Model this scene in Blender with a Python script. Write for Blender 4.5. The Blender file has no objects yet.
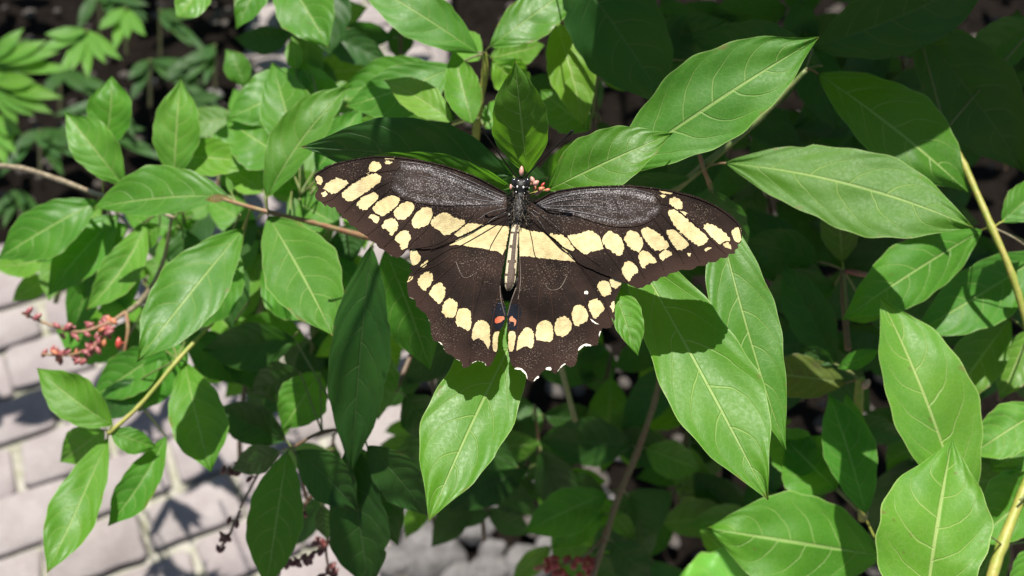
import bpy, math, random
import numpy as np
from mathutils import Vector, Matrix, noise
from mathutils.geometry import delaunay_2d_cdt

random.seed(7)
sc = bpy.context.scene
COL = sc.collection
R = math.radians

# ------------------------------------------------------------------ camera frame
F = 887.0
CX, CY = 512.0, 288.0
PITCH = R(55)
CAM = Vector((0.0, 0.0, 1.5))
FW = Vector((0, math.cos(PITCH), -math.sin(PITCH)))
RT = Vector((1, 0, 0))
UP = Vector((0, math.sin(PITCH), math.cos(PITCH)))
SUN_EL, SUN_AZ = R(70), R(4)          # azimuth measured from +Y towards -X
SUN = Vector((-math.sin(SUN_AZ)*math.cos(SUN_EL), math.cos(SUN_AZ)*math.cos(SUN_EL), math.sin(SUN_EL)))

def at(px, py, d):
    return CAM + FW*d + RT*((px-CX)/F*d) - UP*((py-CY)/F*d)

def ground_at(px, py, z=0.0):
    v = FW + RT*((px-CX)/F) - UP*((py-CY)/F)
    return CAM + v*((z-CAM.z)/v.z)

cam_d = bpy.data.cameras.new('camera')
cam = bpy.data.objects.new('camera', cam_d); COL.objects.link(cam)
cam.location = CAM
cam.rotation_euler = (R(90)-PITCH, 0, 0)
cam_d.sensor_width = 36
cam_d.lens = 36*F/1024
cam_d.clip_start = 0.01
cam_d.clip_end = 200
cam_d.dof.use_dof = True
cam_d.dof.focus_distance = 0.273
cam_d.dof.aperture_fstop = 11.5
sc.camera = cam
sc.cycles.max_bounces = 6; sc.cycles.diffuse_bounces = 2; sc.cycles.glossy_bounces = 2; sc.cycles.transmission_bounces = 4

# ------------------------------------------------------------------ light
w = bpy.data.worlds.new('World'); sc.world = w; w.use_nodes = True
nt = w.node_tree; nt.nodes.clear()
out = nt.nodes.new('ShaderNodeOutputWorld'); bg = nt.nodes.new('ShaderNodeBackground')
sky = nt.nodes.new('ShaderNodeTexSky'); sky.sky_type = 'NISHITA'; sky.sun_disc = False
sky.sun_elevation = SUN_EL; sky.sun_rotation = -SUN_AZ
bg.inputs['Strength'].default_value = 0.05
nt.links.new(sky.outputs[0], bg.inputs[0]); nt.links.new(bg.outputs[0], out.inputs[0])
sun_d = bpy.data.lights.new('sun', 'SUN'); sun = bpy.data.objects.new('sun', sun_d); COL.objects.link(sun)
sun_d.energy = 5.0; sun_d.angle = R(0.53); sun_d.color = (1.0, 0.96, 0.89)
sun.rotation_euler = SUN.to_track_quat('Z', 'Y').to_euler()
sun.location = (0, 0, 5)
vs = sc.view_settings
vs.view_transform = 'Standard'; vs.look = 'None'; vs.gamma = 1; vs.use_curve_mapping = False
vs.exposure = 0.95

# ------------------------------------------------------------------ node helpers
class N:
    def __init__(s, name):
        s.m = bpy.data.materials.new(name); s.m.use_nodes = True
        s.t = s.m.node_tree; s.t.nodes.clear()
        s.out = s.t.nodes.new('ShaderNodeOutputMaterial')
    def n(s, typ, **kw):
        x = s.t.nodes.new(typ)
        for k, v in kw.items(): setattr(x, k, v)
        return x
    def l(s, a, b): s.t.links.new(a, b)
    def put(s, sock, v):
        if hasattr(v, 'is_output'): s.l(v, sock)
        else: sock.default_value = v
    def math(s, op, a, b=0.0, c=None):
        x = s.n('ShaderNodeMath', operation=op)
        s.put(x.inputs[0], a); s.put(x.inputs[1], b)
        if c is not None: s.put(x.inputs[2], c)
        return x.outputs[0]
    def mix(s, f, a, b):
        x = s.n('ShaderNodeMix', data_type='RGBA')
        s.put(x.inputs[0], f); s.put(x.inputs[6], a); s.put(x.inputs[7], b)
        return x.outputs[2]
    def mul(s, a, b):
        x = s.n('ShaderNodeMix', data_type='RGBA', blend_type='MULTIPLY')
        x.inputs[0].default_value = 1; s.put(x.inputs[6], a); s.put(x.inputs[7], b)
        return x.outputs[2]
    def rng(s, v, a, b, c=0.0, d=1.0):
        x = s.n('ShaderNodeMapRange', interpolation_type='SMOOTHSTEP')
        s.put(x.inputs[0], v); x.inputs[1].default_value = a; x.inputs[2].default_value = b
        x.inputs[3].default_value = c; x.inputs[4].default_value = d
        return x.outputs[0]
    def noise(s, vec, scale, detail=2, rough=.5):
        x = s.n('ShaderNodeTexNoise'); x.inputs['Scale'].default_value = scale
        x.inputs['Detail'].default_value = detail; x.inputs['Roughness'].default_value = rough
        if vec is not None: s.l(vec, x.inputs['Vector'])
        return x.outputs[0]
    def bsdf(s, col, rough=.5, spec=.5, **kw):
        x = s.n('ShaderNodeBsdfPrincipled'); s.put(x.inputs['Base Color'], col)
        s.put(x.inputs['Roughness'], rough); s.put(x.inputs['Specular IOR Level'], spec)
        for k, v in kw.items(): s.put(x.inputs[k.replace('_', ' ')], v)
        return x
    def bump(s, h, dist, strength=1.0):
        x = s.n('ShaderNodeBump'); x.inputs['Distance'].default_value = dist; x.inputs['Strength'].default_value = strength
        s.l(h, x.inputs['Height']); return x.outputs[0]
def rgba(c): return (c[0], c[1], c[2], 1.0)

def leaf_material(name, base, trans, vein, patch=None):
    g = N(name)
    uv = g.n('ShaderNodeUVMap', uv_map='leaf').outputs[0]
    sx = g.n('ShaderNodeSeparateXYZ'); g.l(uv, sx.inputs[0])
    u = sx.outputs[0]; v = g.math('SUBTRACT', g.math('MULTIPLY', sx.outputs[1], 2.0), 1.0)
    av = g.math('ABSOLUTE', v)
    side = g.math('GREATER_THAN', v, 0.0)
    oi = g.n('ShaderNodeObjectInfo')
    tc = g.n('ShaderNodeTexCoord').outputs['Object']
    wob = g.noise(tc, 60, 2)
    ph = g.math('SUBTRACT', u, g.math('ADD', g.math('MULTIPLY', av, .10), g.math('MULTIPLY', g.math('POWER', av, 3.0), .20)))
    ph = g.math('ADD', g.math('MULTIPLY', ph, 6.6), g.math('MULTIPLY', side, .37))
    ph = g.math('ADD', ph, g.math('ADD', g.math('MULTIPLY', oi.outputs['Random'], 3.0), g.math('MULTIPLY', wob, .55)))
    dist = g.math('ABSOLUTE', g.math('SUBTRACT', g.math('FRACT', ph), .5))
    sec = g.rng(dist, 0.008, 0.042, 1.0, 0.0)
    sec = g.math('MULTIPLY', sec, g.rng(av, .62, .93, 1.0, 0.0))
    mid = g.rng(av, 0.018, 0.05, 1.0, 0.0)
    rim = g.rng(av, .965, .99, 0.0, 1.0)
    # fine net of tertiary veins
    vo = g.n('ShaderNodeTexVoronoi', feature='DISTANCE_TO_EDGE'); vo.inputs['Scale'].default_value = 420
    g.l(tc, vo.inputs['Vector'])
    net = g.rng(vo.outputs['Distance'], 0.02, .10, 1.0, 0.0)
    big = g.noise(tc, 38, 3, .6)
    fine = g.noise(tc, 900, 2)
    col = g.mul(rgba(base), oi.outputs['Color'])
    col = g.mix(g.rng(big, .3, .75), col, g.mul(col, (1.35, 1.16, .85, 1)))
    col = g.mix(g.math('MULTIPLY', fine, .3), col, g.mul(col, (.62, .68, .6, 1)))
    # between the side veins the blade is a touch deeper green
    col = g.mix(g.rng(dist, .1, .5, 0.0, .16), col, g.mul(col, (.72, .8, .7, 1)))
    if patch:
        pn = g.noise(tc, 55, 3, .6)
        col = g.mix(g.rng(pn, .45, .6), col, rgba(patch))
    # sparse blemishes
    sp = g.noise(tc, 210, 3, .7)
    col = g.mix(g.rng(sp, .68, .74, 0, .7), col, (.10, .085, .02, 1))
    # dry tip and a few dry patches along the margin
    dry = g.math('MULTIPLY', g.rng(g.math('ADD', u, g.math('MULTIPLY', wob, .05)), .985, 1.02), g.rng(oi.outputs['Random'], .35, .5))
    en = g.noise(tc, 95, 3, .7)
    edge = g.math('MULTIPLY', g.rng(av, .82, .98), g.rng(en, .60, .68))
    col = g.mix(g.math('MULTIPLY', g.math('MAXIMUM', dry, edge), .75), col, (.15, .09, .03, 1))
    # dust and pale bloom in faint patches
    du = g.noise(tc, 130, 4, .75)
    col = g.mix(g.rng(du, .55, .8, 0, .16), col, (.17, .25, .08, 1))
    col = g.mix(g.math('MULTIPLY', sec, .50), col, rgba(vein))
    col = g.mix(g.math('MULTIPLY', net, .07), col, rgba(vein))
    col = g.mix(g.math('MULTIPLY', mid, .80), col, rgba(vein))
    col = g.mix(g.math('MULTIPLY', rim, .55), col, rgba(vein))
    h = g.math('ADD', g.math('MULTIPLY', sec, -.6), g.math('MULTIPLY', mid, -1.0))
    h = g.math('ADD', h, g.math('MULTIPLY', g.rng(dist, 0, .5), .5))
    h = g.math('ADD', h, g.math('ADD', g.math('MULTIPLY', net, -.05), g.math('MULTIPLY', fine, .10)))
    h = g.math('ADD', h, g.math('MULTIPLY', big, .32))
    bp = g.bump(h, .00034, .8)
    ro = g.math('ADD', g.rng(fine, .2, .8, .36, .50), g.math('MULTIPLY', g.math('FRACT', g.math('MULTIPLY', oi.outputs['Random'], 7.3)), .14))
    p = g.bsdf(col, ro, .30); g.l(bp, p.inputs['Normal'])
    tr = g.n('ShaderNodeBsdfTranslucent')
    tcol = g.mul(rgba(trans), oi.outputs['Color'])
    tcol = g.mix(g.math('MULTIPLY', sec, .25), tcol, (.30, .40, .08, 1))
    g.l(tcol, tr.inputs[0]); g.l(bp, tr.inputs['Normal'])
    mx = g.n('ShaderNodeMixShader'); mx.inputs[0].default_value = .40
    g.l(p.outputs[0], mx.inputs[1]); g.l(tr.outputs[0], mx.inputs[2]); g.l(mx.outputs[0], g.out.inputs[0])
    return g.m

M = {}
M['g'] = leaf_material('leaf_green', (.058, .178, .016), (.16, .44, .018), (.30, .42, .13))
M['y'] = leaf_material('leaf_young', (.092, .238, .026), (.22, .50, .03), (.38, .48, .16))
M['b'] = leaf_material('leaf_bronze', (.09, .14, .03), (.20, .28, .03), (.34, .42, .16), patch=(.10, .055, .05))
M['d'] = leaf_material('leaf_deep', (.028, .094, .019), (.05, .18, .014), (.075, .135, .045))  # darker copy of the green leaf, shade put into its colour

def simple(name, c1, c2, scale=300, rough=.5, spec=.4, bumpd=.0003, sss=0):
    g = N(name); tc = g.n('ShaderNodeTexCoord').outputs['Object']
    nn = g.noise(tc, scale, 4, .6)
    p = g.bsdf(g.mix(g.rng(nn, .3, .7), rgba(c1), rgba(c2)), rough, spec)
    g.l(g.bump(nn, bumpd), p.inputs['Normal']); g.l(p.outputs[0], g.out.inputs[0])
    return g.m
M['stem_y'] = simple('stem_yellow_green', (.22, .26, .04), (.32, .28, .07))
M['stem_g'] = simple('stem_green', (.10, .15, .035), (.17, .17, .06))
M['stem_r'] = simple('stem_reddish', (.24, .10, .06), (.22, .17, .08))
M['stem_w'] = simple('stem_pale_bark', (.30, .25, .17), (.17, .13, .08))
M['stem_b'] = simple('stem_brown', (.09, .06, .04), (.15, .09, .05))
M['bud_p'] = simple('bud_pink', (.22, .045, .06), (.32, .11, .10), 500, .35, .5)
M['bud_r'] = simple('bud_red', (.38, .035, .035), (.50, .08, .06), 500, .3, .5)
M['bud_d'] = simple('bud_dark_red', (.10, .025, .03), (.17, .05, .04), 500, .35, .5)
M['bud_o'] = simple('bud_orange', (.42, .11, .05), (.48, .19, .10), 700, .4, .5)
M['petal'] = simple('bud_pale_pink', (.50, .29, .23), (.44, .19, .14), 700, .4, .5)

# ------------------------------------------------------------------ mesh helpers
class MB:
    def __init__(s): s.v = []; s.f = []; s.mi = []
    def add(s, vs_, fs_, mi=0):
        o = len(s.v); s.v += [Vector(v) for v in vs_]
        s.f += [[i+o for i in f] for f in fs_]; s.mi += [mi]*len(fs_)
    def tube(s, pts, rads, seg=8, mi=0, cap=True):
        pts = [Vector(p) for p in pts]; vs_ = []; fs_ = []
        prev = None
        for i, p in enumerate(pts):
            t = (pts[min(i+1, len(pts)-1)] - pts[max(i-1, 0)]).normalized()
            a = prev if prev is not None else (Vector((0, 0, 1)) if abs(t.z) < .9 else Vector((1, 0, 0)))
            a = (a - t*a.dot(t)).normalized(); prev = a; b = t.cross(a)
            for k in range(seg):
                an = 2*math.pi*k/seg
                vs_.append(p + (a*math.cos(an) + b*math.sin(an))*rads[i])
        for i in range(len(pts)-1):
            for k in range(seg):
                fs_.append([i*seg+k, i*seg+(k+1) % seg, (i+1)*seg+(k+1) % seg, (i+1)*seg+k])
        if cap:
            fs_.append(list(range(seg))[::-1]); fs_.append([(len(pts)-1)*seg+k for k in range(seg)])
        s.add(vs_, fs_, mi)
    def ball(s, c, rx, ry, rz, ax=None, seg=10, rings=7, mi=0, pinch=0.0):
        # ax: (x,y,z) axes
        if ax is None: ax = (Vector((1, 0, 0)), Vector((0, 1, 0)), Vector((0, 0, 1)))
        vs_ = []; fs_ = []
        for i in range(rings+1):
            th = math.pi*i/rings; q = math.sin(th); z = math.cos(th)
            q *= 1 - pinch*max(0, z)
            for k in range(seg):
                an = 2*math.pi*k/seg
                vs_.append(Vector(c) + ax[0]*(rx*q*math.cos(an)) + ax[1]*(ry*q*math.sin(an)) + ax[2]*(rz*z))
        for i in range(rings):
            for k in range(seg):
                fs_.append([i*seg+k, (i+1)*seg+k, (i+1)*seg+(k+1) % seg, i*seg+(k+1) % seg])
        s.add(vs_, fs_, mi)
    def build(s, name, mats, parent=None, smooth=True, origin=None):
        if not isinstance(mats, (list, tuple)): mats = [mats]
        o_ = Vector(origin) if origin is not None else (sum(s.v, Vector())/max(1, len(s.v)))
        me = bpy.data.meshes.new(name)
        me.from_pydata([tuple(v-o_) for v in s.v], [], s.f)
        for m in mats: me.materials.append(m)
        me.polygons.foreach_set('material_index', s.mi)
        if smooth: me.polygons.foreach_set('use_smooth', [True]*len(s.f))
        me.update()
        ob = bpy.data.objects.new(name, me); COL.objects.link(ob)
        place(ob, parent, o_)
        return ob

WORLD = {}
def place(ob, parent, wpos):
    WORLD[ob.name] = Vector(wpos)
    if parent is not None:
        ob.parent = parent; ob.location = Vector(wpos) - WORLD[parent.name]
    else: ob.location = wpos

def thing(name, label, cat, pos, group=None):
    o = bpy.data.objects.new(name, None); COL.objects.link(o); o.empty_display_size = .01
    place(o, None, pos); o['label'] = label; o['category'] = cat
    if group: o['group'] = group
    return o

def bez(p0, p1, p2, t): return p0*(1-t)**2 + p1*2*t*(1-t) + p2*t*t
def catmull(P, n):
    P = [np.array(p, float) for p in P]; out_ = []
    for i in range(len(P)-1):
        a, b, c, d = P[max(i-1, 0)], P[i], P[i+1], P[min(i+2, len(P)-1)]
        for k in range(n):
            t = k/n
            out_.append(.5*((2*b)+(-a+c)*t+(2*a-5*b+4*c-d)*t*t+(-a+3*b-3*c+d)*t**3))
    out_.append(P[-1]); return out_

LIT = []      # sample points of leaves that must stay in the sun
SHADE = []    # sample points that the added overhead sun blockers put in shade
LRNG = random.Random(21)

def leaf(parent, base, tip, wl, wr, d0, d1, bow=0, arch=None, fold=None, roll=0.0, pk=.47, m='g', lean=.35, node=None,
         tint=None, shade=False, rag=1.0, nu=38, nv=7, label=None, stalk='stem_g', free=False, spw=1.8, curl=0.0, name='leaf'):
    b = np.array(base, float); t_ = np.array(tip, float); a = t_-b; Lp = np.hypot(*a); a /= Lp
    n = np.array((-a[1], a[0]))
    mid = (b+t_)/2 + n*bow
    if arch is None: arch = LRNG.uniform(-.13, -.03)
    if fold is None: fold = LRNG.uniform(-.45, -.05)
    cy = (b[1]+t_[1])/2; dm = (d0+d1)/2
    ph1, ph2 = LRNG.uniform(0, 6.3), LRNG.uniform(0, 6.3)
    sd = LRNG.uniform(0, 100)
    verts = []; uvs = []
    bites = [(LRNG.choice((-1, 1)), LRNG.uniform(.2, .85), LRNG.uniform(.012, .03), LRNG.uniform(.04, .14)) for _ in range(LRNG.choice((0, 0, 0, 0, 0, 1, 2)))]
    for i in range(nu+1):
        t = i/nu
        x = t/pk*.5 if t < pk else .5+.5*(t-pk)/(1-pk)
        pr = math.sin(math.pi*x)
        pr = pr**(.80 if x < .5 else .95)
        if t > .80: pr *= 1-.28*((t-.80)/.20)          # drawn-out tip
        pr = max(pr, .012)
        c = bez(b, mid, t_, t)
        tg = (mid-b)*(1-t)+(t_-mid)*t; tg /= max(1e-6, np.hypot(*tg)); nn = np.array((-tg[1], tg[0]))
        dc = d0*(1-t)+d1*t + arch*4*t*(1-t)*Lp/F*dm + curl*t*t*Lp/F*dm
        for j in range(-nv, nv+1):
            s = j/nv
            wv = wr if s > 0 else wl
            rg = 1 + rag*(.03*math.sin(t*17+ph1*(1 if s > 0 else 2)) + .02*math.sin(t*41+ph2))*abs(s)
            for (bs, bt, bw, bd) in bites:
                if bs*s > 0: rg *= 1-bd*math.exp(-((t-bt)/bw)**2)
            p = c + nn*(s*wv*pr*rg)
            hw = abs(s)*wv*pr/F*dm
            dd = dc + fold*hw*(.6+.4*abs(s)) + roll*s*wv*pr/F*dm
            dd += rag*.055*wv/F*dm*math.sin(t*15+ph1+s*1.7)*abs(s)**1.5
            dd += rag*.11*wv/F*dm*noise.noise(Vector((t*4+sd, s*1.6, sd)))
            dd += lean*(cy-p[1])/F*dm
            verts.append(at(p[0], p[1], dd)); uvs.append((t, s*.5+.5))
    W = 2*nv+1; faces = []
    for i in range(nu):
        for j in range(W-1):
            faces.append([i*W+j, i*W+j+1, (i+1)*W+j+1, (i+1)*W+j])
    mb = MB(); mb.add(verts, faces)
    bpos = at(b[0], b[1], d0 + lean*(cy-b[1])/F*dm)
    ob = mb.build(name, M[m], parent, origin=bpos)
    uvl = ob.data.uv_layers.new(name='leaf')
    vi = np.empty(len(ob.data.loops), int); ob.data.loops.foreach_get('vertex_index', vi)
    uvl.data.foreach_set('uv', np.array(uvs)[vi].ravel())
    if tint is None:
        k = LRNG.uniform(.86, 1.14); tint = (k*LRNG.uniform(.92, 1.12), k, k*LRNG.uniform(.85, 1.1))
    ob.color = (*tint, 1)
    if label: ob['label'] = label
    idx = [i*W+j for i in range(1, nu, 3) for j in (1, nv, W-2)]
    if shade: SHADE.extend(verts[k] for k in idx)
    elif not free: LIT.extend(verts[k] for k in idx)
    if node is not None:
        nd = at(*node)
        st = MB(); r0 = spw*.5/F*dm
        q = bpos + (at(*(b+a*6), d0) - at(*b, d0))*.6
        mid3 = (nd+bpos)/2 + Vector((0, 0, .0015))
        pts = [bez(nd, mid3, bpos, k/6) for k in range(7)] + [q]
        st.tube(pts, [r0*1.25, r0*1.1, r0, r0, r0, r0, r0*.95, r0*.5], 7)
        st.build('leaf_stalk', M[stalk], ob)
    return ob

def stem(parent, pts, mat, name='stem', seg=9, n=7):
    P = catmull(pts, n)
    mb = MB()
    mb.tube([at(p[0], p[1], p[2]) for p in P], [p[3]*.5/F*p[2]*(1+.06*math.sin(i*1.7)+(.28 if i % n == 0 and 0 < i < len(P)-1 else 0)) for i, p in enumerate(P)], seg)
    return mb.build(name, M[mat], parent)

SH = {}
def shoot(key, label, pos, group='leafy shoots of the shrub', name='leafy_shoot'):
    SH[key] = thing(name, label, 'plant shoot', at(*pos), group); return SH[key]

# ------------------------------------------------------------------ the shoot under the butterfly
a = shoot('A', 'sunlit leafy shoot that the butterfly rests on, with one upright leaf behind its head', (530, 235, .33))
stem(a, [(575, 420, .46, 6), (552, 330, .38, 6), (535, 250, .315, 5), (527, 196, .295, 4.5)], 'stem_g')
nA = (527, 196, .295)
leaf(a, (527, 173), (515, 61), 30, 27, .283, .287, bow=0, pk=.42, node=nA, fold=-.15, m='g', stalk='stem_r', tint=(1.0, .9, .8), lean=-.8)
leaf(a, (513, 176), (301, 147), 28, 40, .303, .312, bow=10, pk=.45, node=nA, shade=True, m='d', fold=.10, tint=(1, 1.0, 1.1), lean=-.62)
leaf(a, (512, 188), (352, 160), 18, 17, .288, .292, bow=9, pk=.45, node=nA, fold=-.05, m='g', tint=(.9, .95, .8), lean=-.7)
leaf(a, (548, 190), (673, 133), 34, 27, .296, .286, bow=-2, pk=.42, node=nA, fold=-.25, stalk='stem_y', tint=(1.0, .95, .8))
leaf(a, (612, 172), (819, 37), 50, 40, .312, .281, bow=-4, pk=.52, fold=-.12, arch=-.03, node=nA, tint=(.9, 1.0, .95))
leaf(a, (536, 296), (429, 521), 37, 48, .279, .257, bow=6, pk=.56, fold=-.10, arch=-.02, node=(536, 262, .315), tint=(1.15, 1.1, 1))
leaf(a, (622, 232), (768, 500), 50, 42, .293, .272, bow=-4, pk=.60, fold=-.22, arch=-.03, node=(536, 255, .315), tint=(1.1, 1.08, .95))
leaf(a, (716, 205), (786, 450), 33, 31, .290, .291, bow=8, pk=.45, fold=-.2, arch=-.02, node=(640, 225, .33), tint=(1.0, 1.0, 1.1))
leaf(a, (612, 284), (638, 356), 19, 12, .2675, .2625, bow=0, pk=.45, fold=-.3, node=(560, 262, .312), tint=(1.0, 1.05, 1))
stem(a, [(535, 252, .316, 4), (590, 232, .33, 3), (640, 225, .33, 2.5)], 'stem_g', name='side_stem')
# stubs and buds of the flower the butterfly feeds on
def bud(parent, c, d, rx, ry, m, ang=0.0, name='flower_bud', pinch=.25):
    mb = MB(); s = d/F
    dirx = RT*math.cos(ang) - UP*math.sin(ang); diry = RT*math.sin(ang) + UP*math.cos(ang)
    mb.ball(at(c[0], c[1], d), rx*s, rx*s, ry*s, (dirx, FW, diry), mi=0, pinch=pinch)
    return mb.build(name, M[m], parent)
fl = MB(); fl.tube([at(527, 196, .295), at(524, 186, .288), at(531, 184, .284)], [.0007, .0007, .0006], 7)
fc = fl.build('flower_cluster', M['stem_r'], a)
for c, d, rx, ry, m, an in [((521.5, 171), .276, 3.1, 6.2, 'petal', .05), ((532.5, 180), .275, 3.0, 4.6, 'petal', -.4),
                            ((536, 183), .274, 3.4, 4.2, 'petal', .9), ((510.8, 187), .2745, 1.8, 3.6, 'petal', 0),
                            ((541, 189), .276, 3.0, 4.8, 'bud_o', 1.2), ((547.5, 190), .276, 2.2, 3.6, 'bud_o', 1.3),
                            ((538, 193), .277, 2.6, 4.5, 'petal', 1.0), ((534.5, 188), .277, 2.4, 4, 'bud_o', .3), ((543, 184.5), .278, 1.7, 3.2, 'bud_r', .7)]:
    bud(fc, c, d+.001, rx*.8, ry*.85, m, an)

# ------------------------------------------------------------------ shoot at the upper right, big leaves and a green stem
b = shoot('B', 'shoot at the upper right with broad leaves on a thick slanting green stem', (640, 235, .40))
stem(b, [(600, 280, .42, 9), (660, 205, .385, 8.5), (705, 165, .362, 7.5), (760, 118, .357, 6), (806, 70, .35, 4.5)], 'stem_g')
nB = (703, 168, .362); nB2 = (806, 69, .352)
leaf(b, (726, 163), (974, 228), 37, 46, .350, .322, bow=-22, pk=.58, fold=.06, arch=-.03, node=nB, tint=(.95, .92, .95), stalk='stem_r')
leaf(b, (818, 74), (968, 192), 44, 34, .370, .362, bow=-8, pk=.55, fold=.1, free=True, node=nB2, tint=(.8, .85, .85), stalk='stem_r')
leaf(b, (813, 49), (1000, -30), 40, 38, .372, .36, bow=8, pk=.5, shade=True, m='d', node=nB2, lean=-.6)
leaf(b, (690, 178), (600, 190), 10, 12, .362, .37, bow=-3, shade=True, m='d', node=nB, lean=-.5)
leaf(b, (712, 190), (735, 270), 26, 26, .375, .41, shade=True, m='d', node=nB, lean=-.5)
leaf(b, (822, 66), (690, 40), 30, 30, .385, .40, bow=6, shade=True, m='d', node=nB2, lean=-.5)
stem(b, [(697, 145, .356, 4), (704, 170, .36, 4), (709, 182, .365, 4.5), (716, 205, .38, 4)], 'stem_r', name='side_stem')

# dark leaf shoot at the top middle
c = shoot('C', 'shaded shoot at the top with one very dark broad leaf beside a yellow-green one', (560, -10, .40))
stem(c, [(540, -40, .40, 5), (556, 5, .385, 4.5), (575, 38, .38, 4), (600, 64, .372, 3)], 'stem_r')
leaf(c, (566, -40), (668, 108), 48, 46, .370, .358, bow=-5, pk=.48, shade=True, m='d', fold=-.1, lean=-.62, node=(548, -30, .39))
leaf(c, (556, 22), (584, 128), 24, 23, .385, .392, bow=-4, pk=.42, m='y', fold=-.35, node=(556, 5, .385), tint=(1.3, 1.1, .9), stalk='stem_y')
leaf(c, (590, 130), (540, 90), 22, 22, .40, .41, m='g', free=True, node=(600, 64, .372), tint=(.9, .9, 1.1))
leaf(c, (640, 50), (730, 20), 22, 24, .40, .42, m='d', shade=True, node=(600, 64, .372), lean=-.5)
leaf(c, (690, 60), (640, 15), 26, 26, .41, .42, m='d', shade=True, node=(600, 64, .372), lean=-.5)

# shoot with a yellow-green stem, top centre
d_ = shoot('D', 'bright shoot with a yellow-green upright stem and several pale leaves above the butterfly', (478, 130, .42))
stem(d_, [(474, 160, .42, 8), (478, 115, .40, 7.5), (485, 72, .388, 6.5), (484, 52, .385, 5)], 'stem_y')
nD = (484, 54, .385); nD2 = (480, 118, .40)
leaf(d_, (478, 53), (352, -26), 26, 27, .380, .372, bow=4, pk=.5, fold=-.1, node=nD, tint=(1.05, 1.1, 1.2), stalk='stem_w')
leaf(d_, (490, 47), (586, -22), 22, 24, .380, .38, bow=-2, fold=-.15, node=nD, tint=(1, 1.05, .95))
leaf(d_, (455, 66), (345, 106), 30, 24, .405, .412, bow=-6, pk=.5, node=nD, tint=(.9, 1.0, 1.1), stalk='stem_w')
leaf(d_, (452, 122), (384, 80), 16, 18, .372, .388, bow=6, pk=.5, m='y', node=nD2)
leaf(d_, (472, 124), (453, 49), 19, 18, .37, .372, bow=0, pk=.42, m='y', node=nD2, fold=-.4, tint=(.85, .95, .9))
leaf(d_, (480, 60), (452, 30), 16, 16, .40, .42, m='y', node=nD)
leaf(d_, (492, 60), (530, 96), 20, 18, .405, .425, m='y', node=nD, tint=(1.1, 1.1, 1))
leaf(d_, (490, 58), (545, 45), 16, 16, .41, .43, m='y', node=nD)
leaf(d_, (484, 128), (510, 100), 14, 14, .40, .41, m='y', node=nD2, tint=(.8, .95, .9))
leaf(d_, (440, 130), (335, 140), 22, 26, .42, .44, m='g', node=nD2)

# left shoot: long stem from the lower right, leaves around (268,212)
e = shoot('E', 'long shoot left of the butterfly with large blurred leaves spread from one joint', (368, 240, .40))
stem(e, [(420, 250, .41, 6), (362, 236, .395, 6), (310, 222, .385, 5), (268, 212, .378, 4.5), (236, 203, .385, 4), (214, 196, .392, 3)], 'stem_r')
nE = (268, 212, .378); nE2 = (236, 203, .385)
leaf(e, (267, 198), (352, 84), 30, 17, .380, .372, bow=-14, pk=.5, node=nE, fold=-.25, tint=(1, 1, 1.05), stalk='stem_y')
leaf(e, (268, 216), (333, 336), 40, 36, .372, .346, bow=-4, pk=.48, node=nE, fold=-.15, arch=-.03, tint=(.9, .95, .95), stalk='stem_y')
leaf(e, (243, 229), (137, 362), 31, 36, .385, .362, bow=2, pk=.5, node=(252, 207, .382), fold=-.15, tint=(.9, .98, .95), stalk='stem_y')
leaf(e, (228, 196), (93, 208), 17, 33, .392, .402, bow=8, pk=.52, node=nE2, fold=-.12, tint=(.95, 1.0, 1.15), stalk='stem_w')
leaf(e, (232, 194), (226, 176), 3, 4, .39, .392, m='y', node=nE2)
leaf(e, (228, 197), (205, 200), 4, 4, .388, .389, m='b', node=nE2, tint=(1.8, .9, .9))
leaf(e, (288, 160), (226, 120), 30, 26, .43, .44, bow=0, node=(300, 190, .41), tint=(1, 1.05, 1.1))
leaf(e, (300, 160), (272, 62), 26, 30, .42, .43, bow=0, node=(300, 195, .41), tint=(1, 1, 1.2))
leaf(e, (316, 170), (362, 108), 20, 22, .425, .425, node=(300, 195, .41), tint=(.85, 1.05, 1.2))
leaf(e, (292, 190), (330, 250), 20, 22, .42, .43, node=(290, 216, .39))
leaf(e, (240, 255), (183, 332), 28, 34, .41, .425, node=(250, 210, .39), tint=(.95, 1.05, 1.1))
leaf(e, (262, 268), (320, 318), 30, 28, .425, .44, node=(290, 216, .39), tint=(.9, 1.1, 1.1))
leaf(e, (328, 246), (352, 300), 24, 22, .43, .44, node=(330, 228, .395), m='y')
stem(e, [(372, 246, .40, 4), (364, 300, .385, 3.5), (354, 420, .36, 2)], 'stem_g', name='side_stem')

leaf(e, (300, 196), (252, 140), 22, 22, .45, .46, node=(300, 200, .41), tint=(.9, 1.05, 1.2))
leaf(e, (330, 130), (282, 70), 22, 20, .45, .46, node=(310, 190, .42), tint=(1, 1.05, 1.2))
leaf(e, (300, 130), (250, 84), 20, 20, .46, .47, node=(305, 190, .42), tint=(.95, 1.05, 1.1))
leaf(e, (345, 150), (396, 128), 18, 18, .44, .45, node=(310, 195, .41), tint=(.95, 1.05, 1.2))
leaf(e, (340, 226), (287, 196), 19, 22, .415, .425, node=(345, 232, .395), tint=(1, 1.05, 1.1))
leaf(e, (318, 248), (362, 288), 16, 18, .43, .435, node=(330, 228, .395), tint=(1.0, 1.1, 1.2))
leaf(e, (312, 74), (226, 119), 27, 27, .445, .44, bow=-4, node=(318, 100, .43), tint=(1.0, 1.06, 1.1))
leaf(e, (332, 132), (300, 60), 22, 24, .45, .445, node=(325, 170, .42), tint=(1.0, 1.02, 1.1))
leaf(e, (296, 72), (292, 36), 9, 9, .45, .45, node=(300, 100, .44), m='y')
leaf(e, (264, 192), (222, 162), 15, 15, .43, .44, node=nE, m='y')
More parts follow.
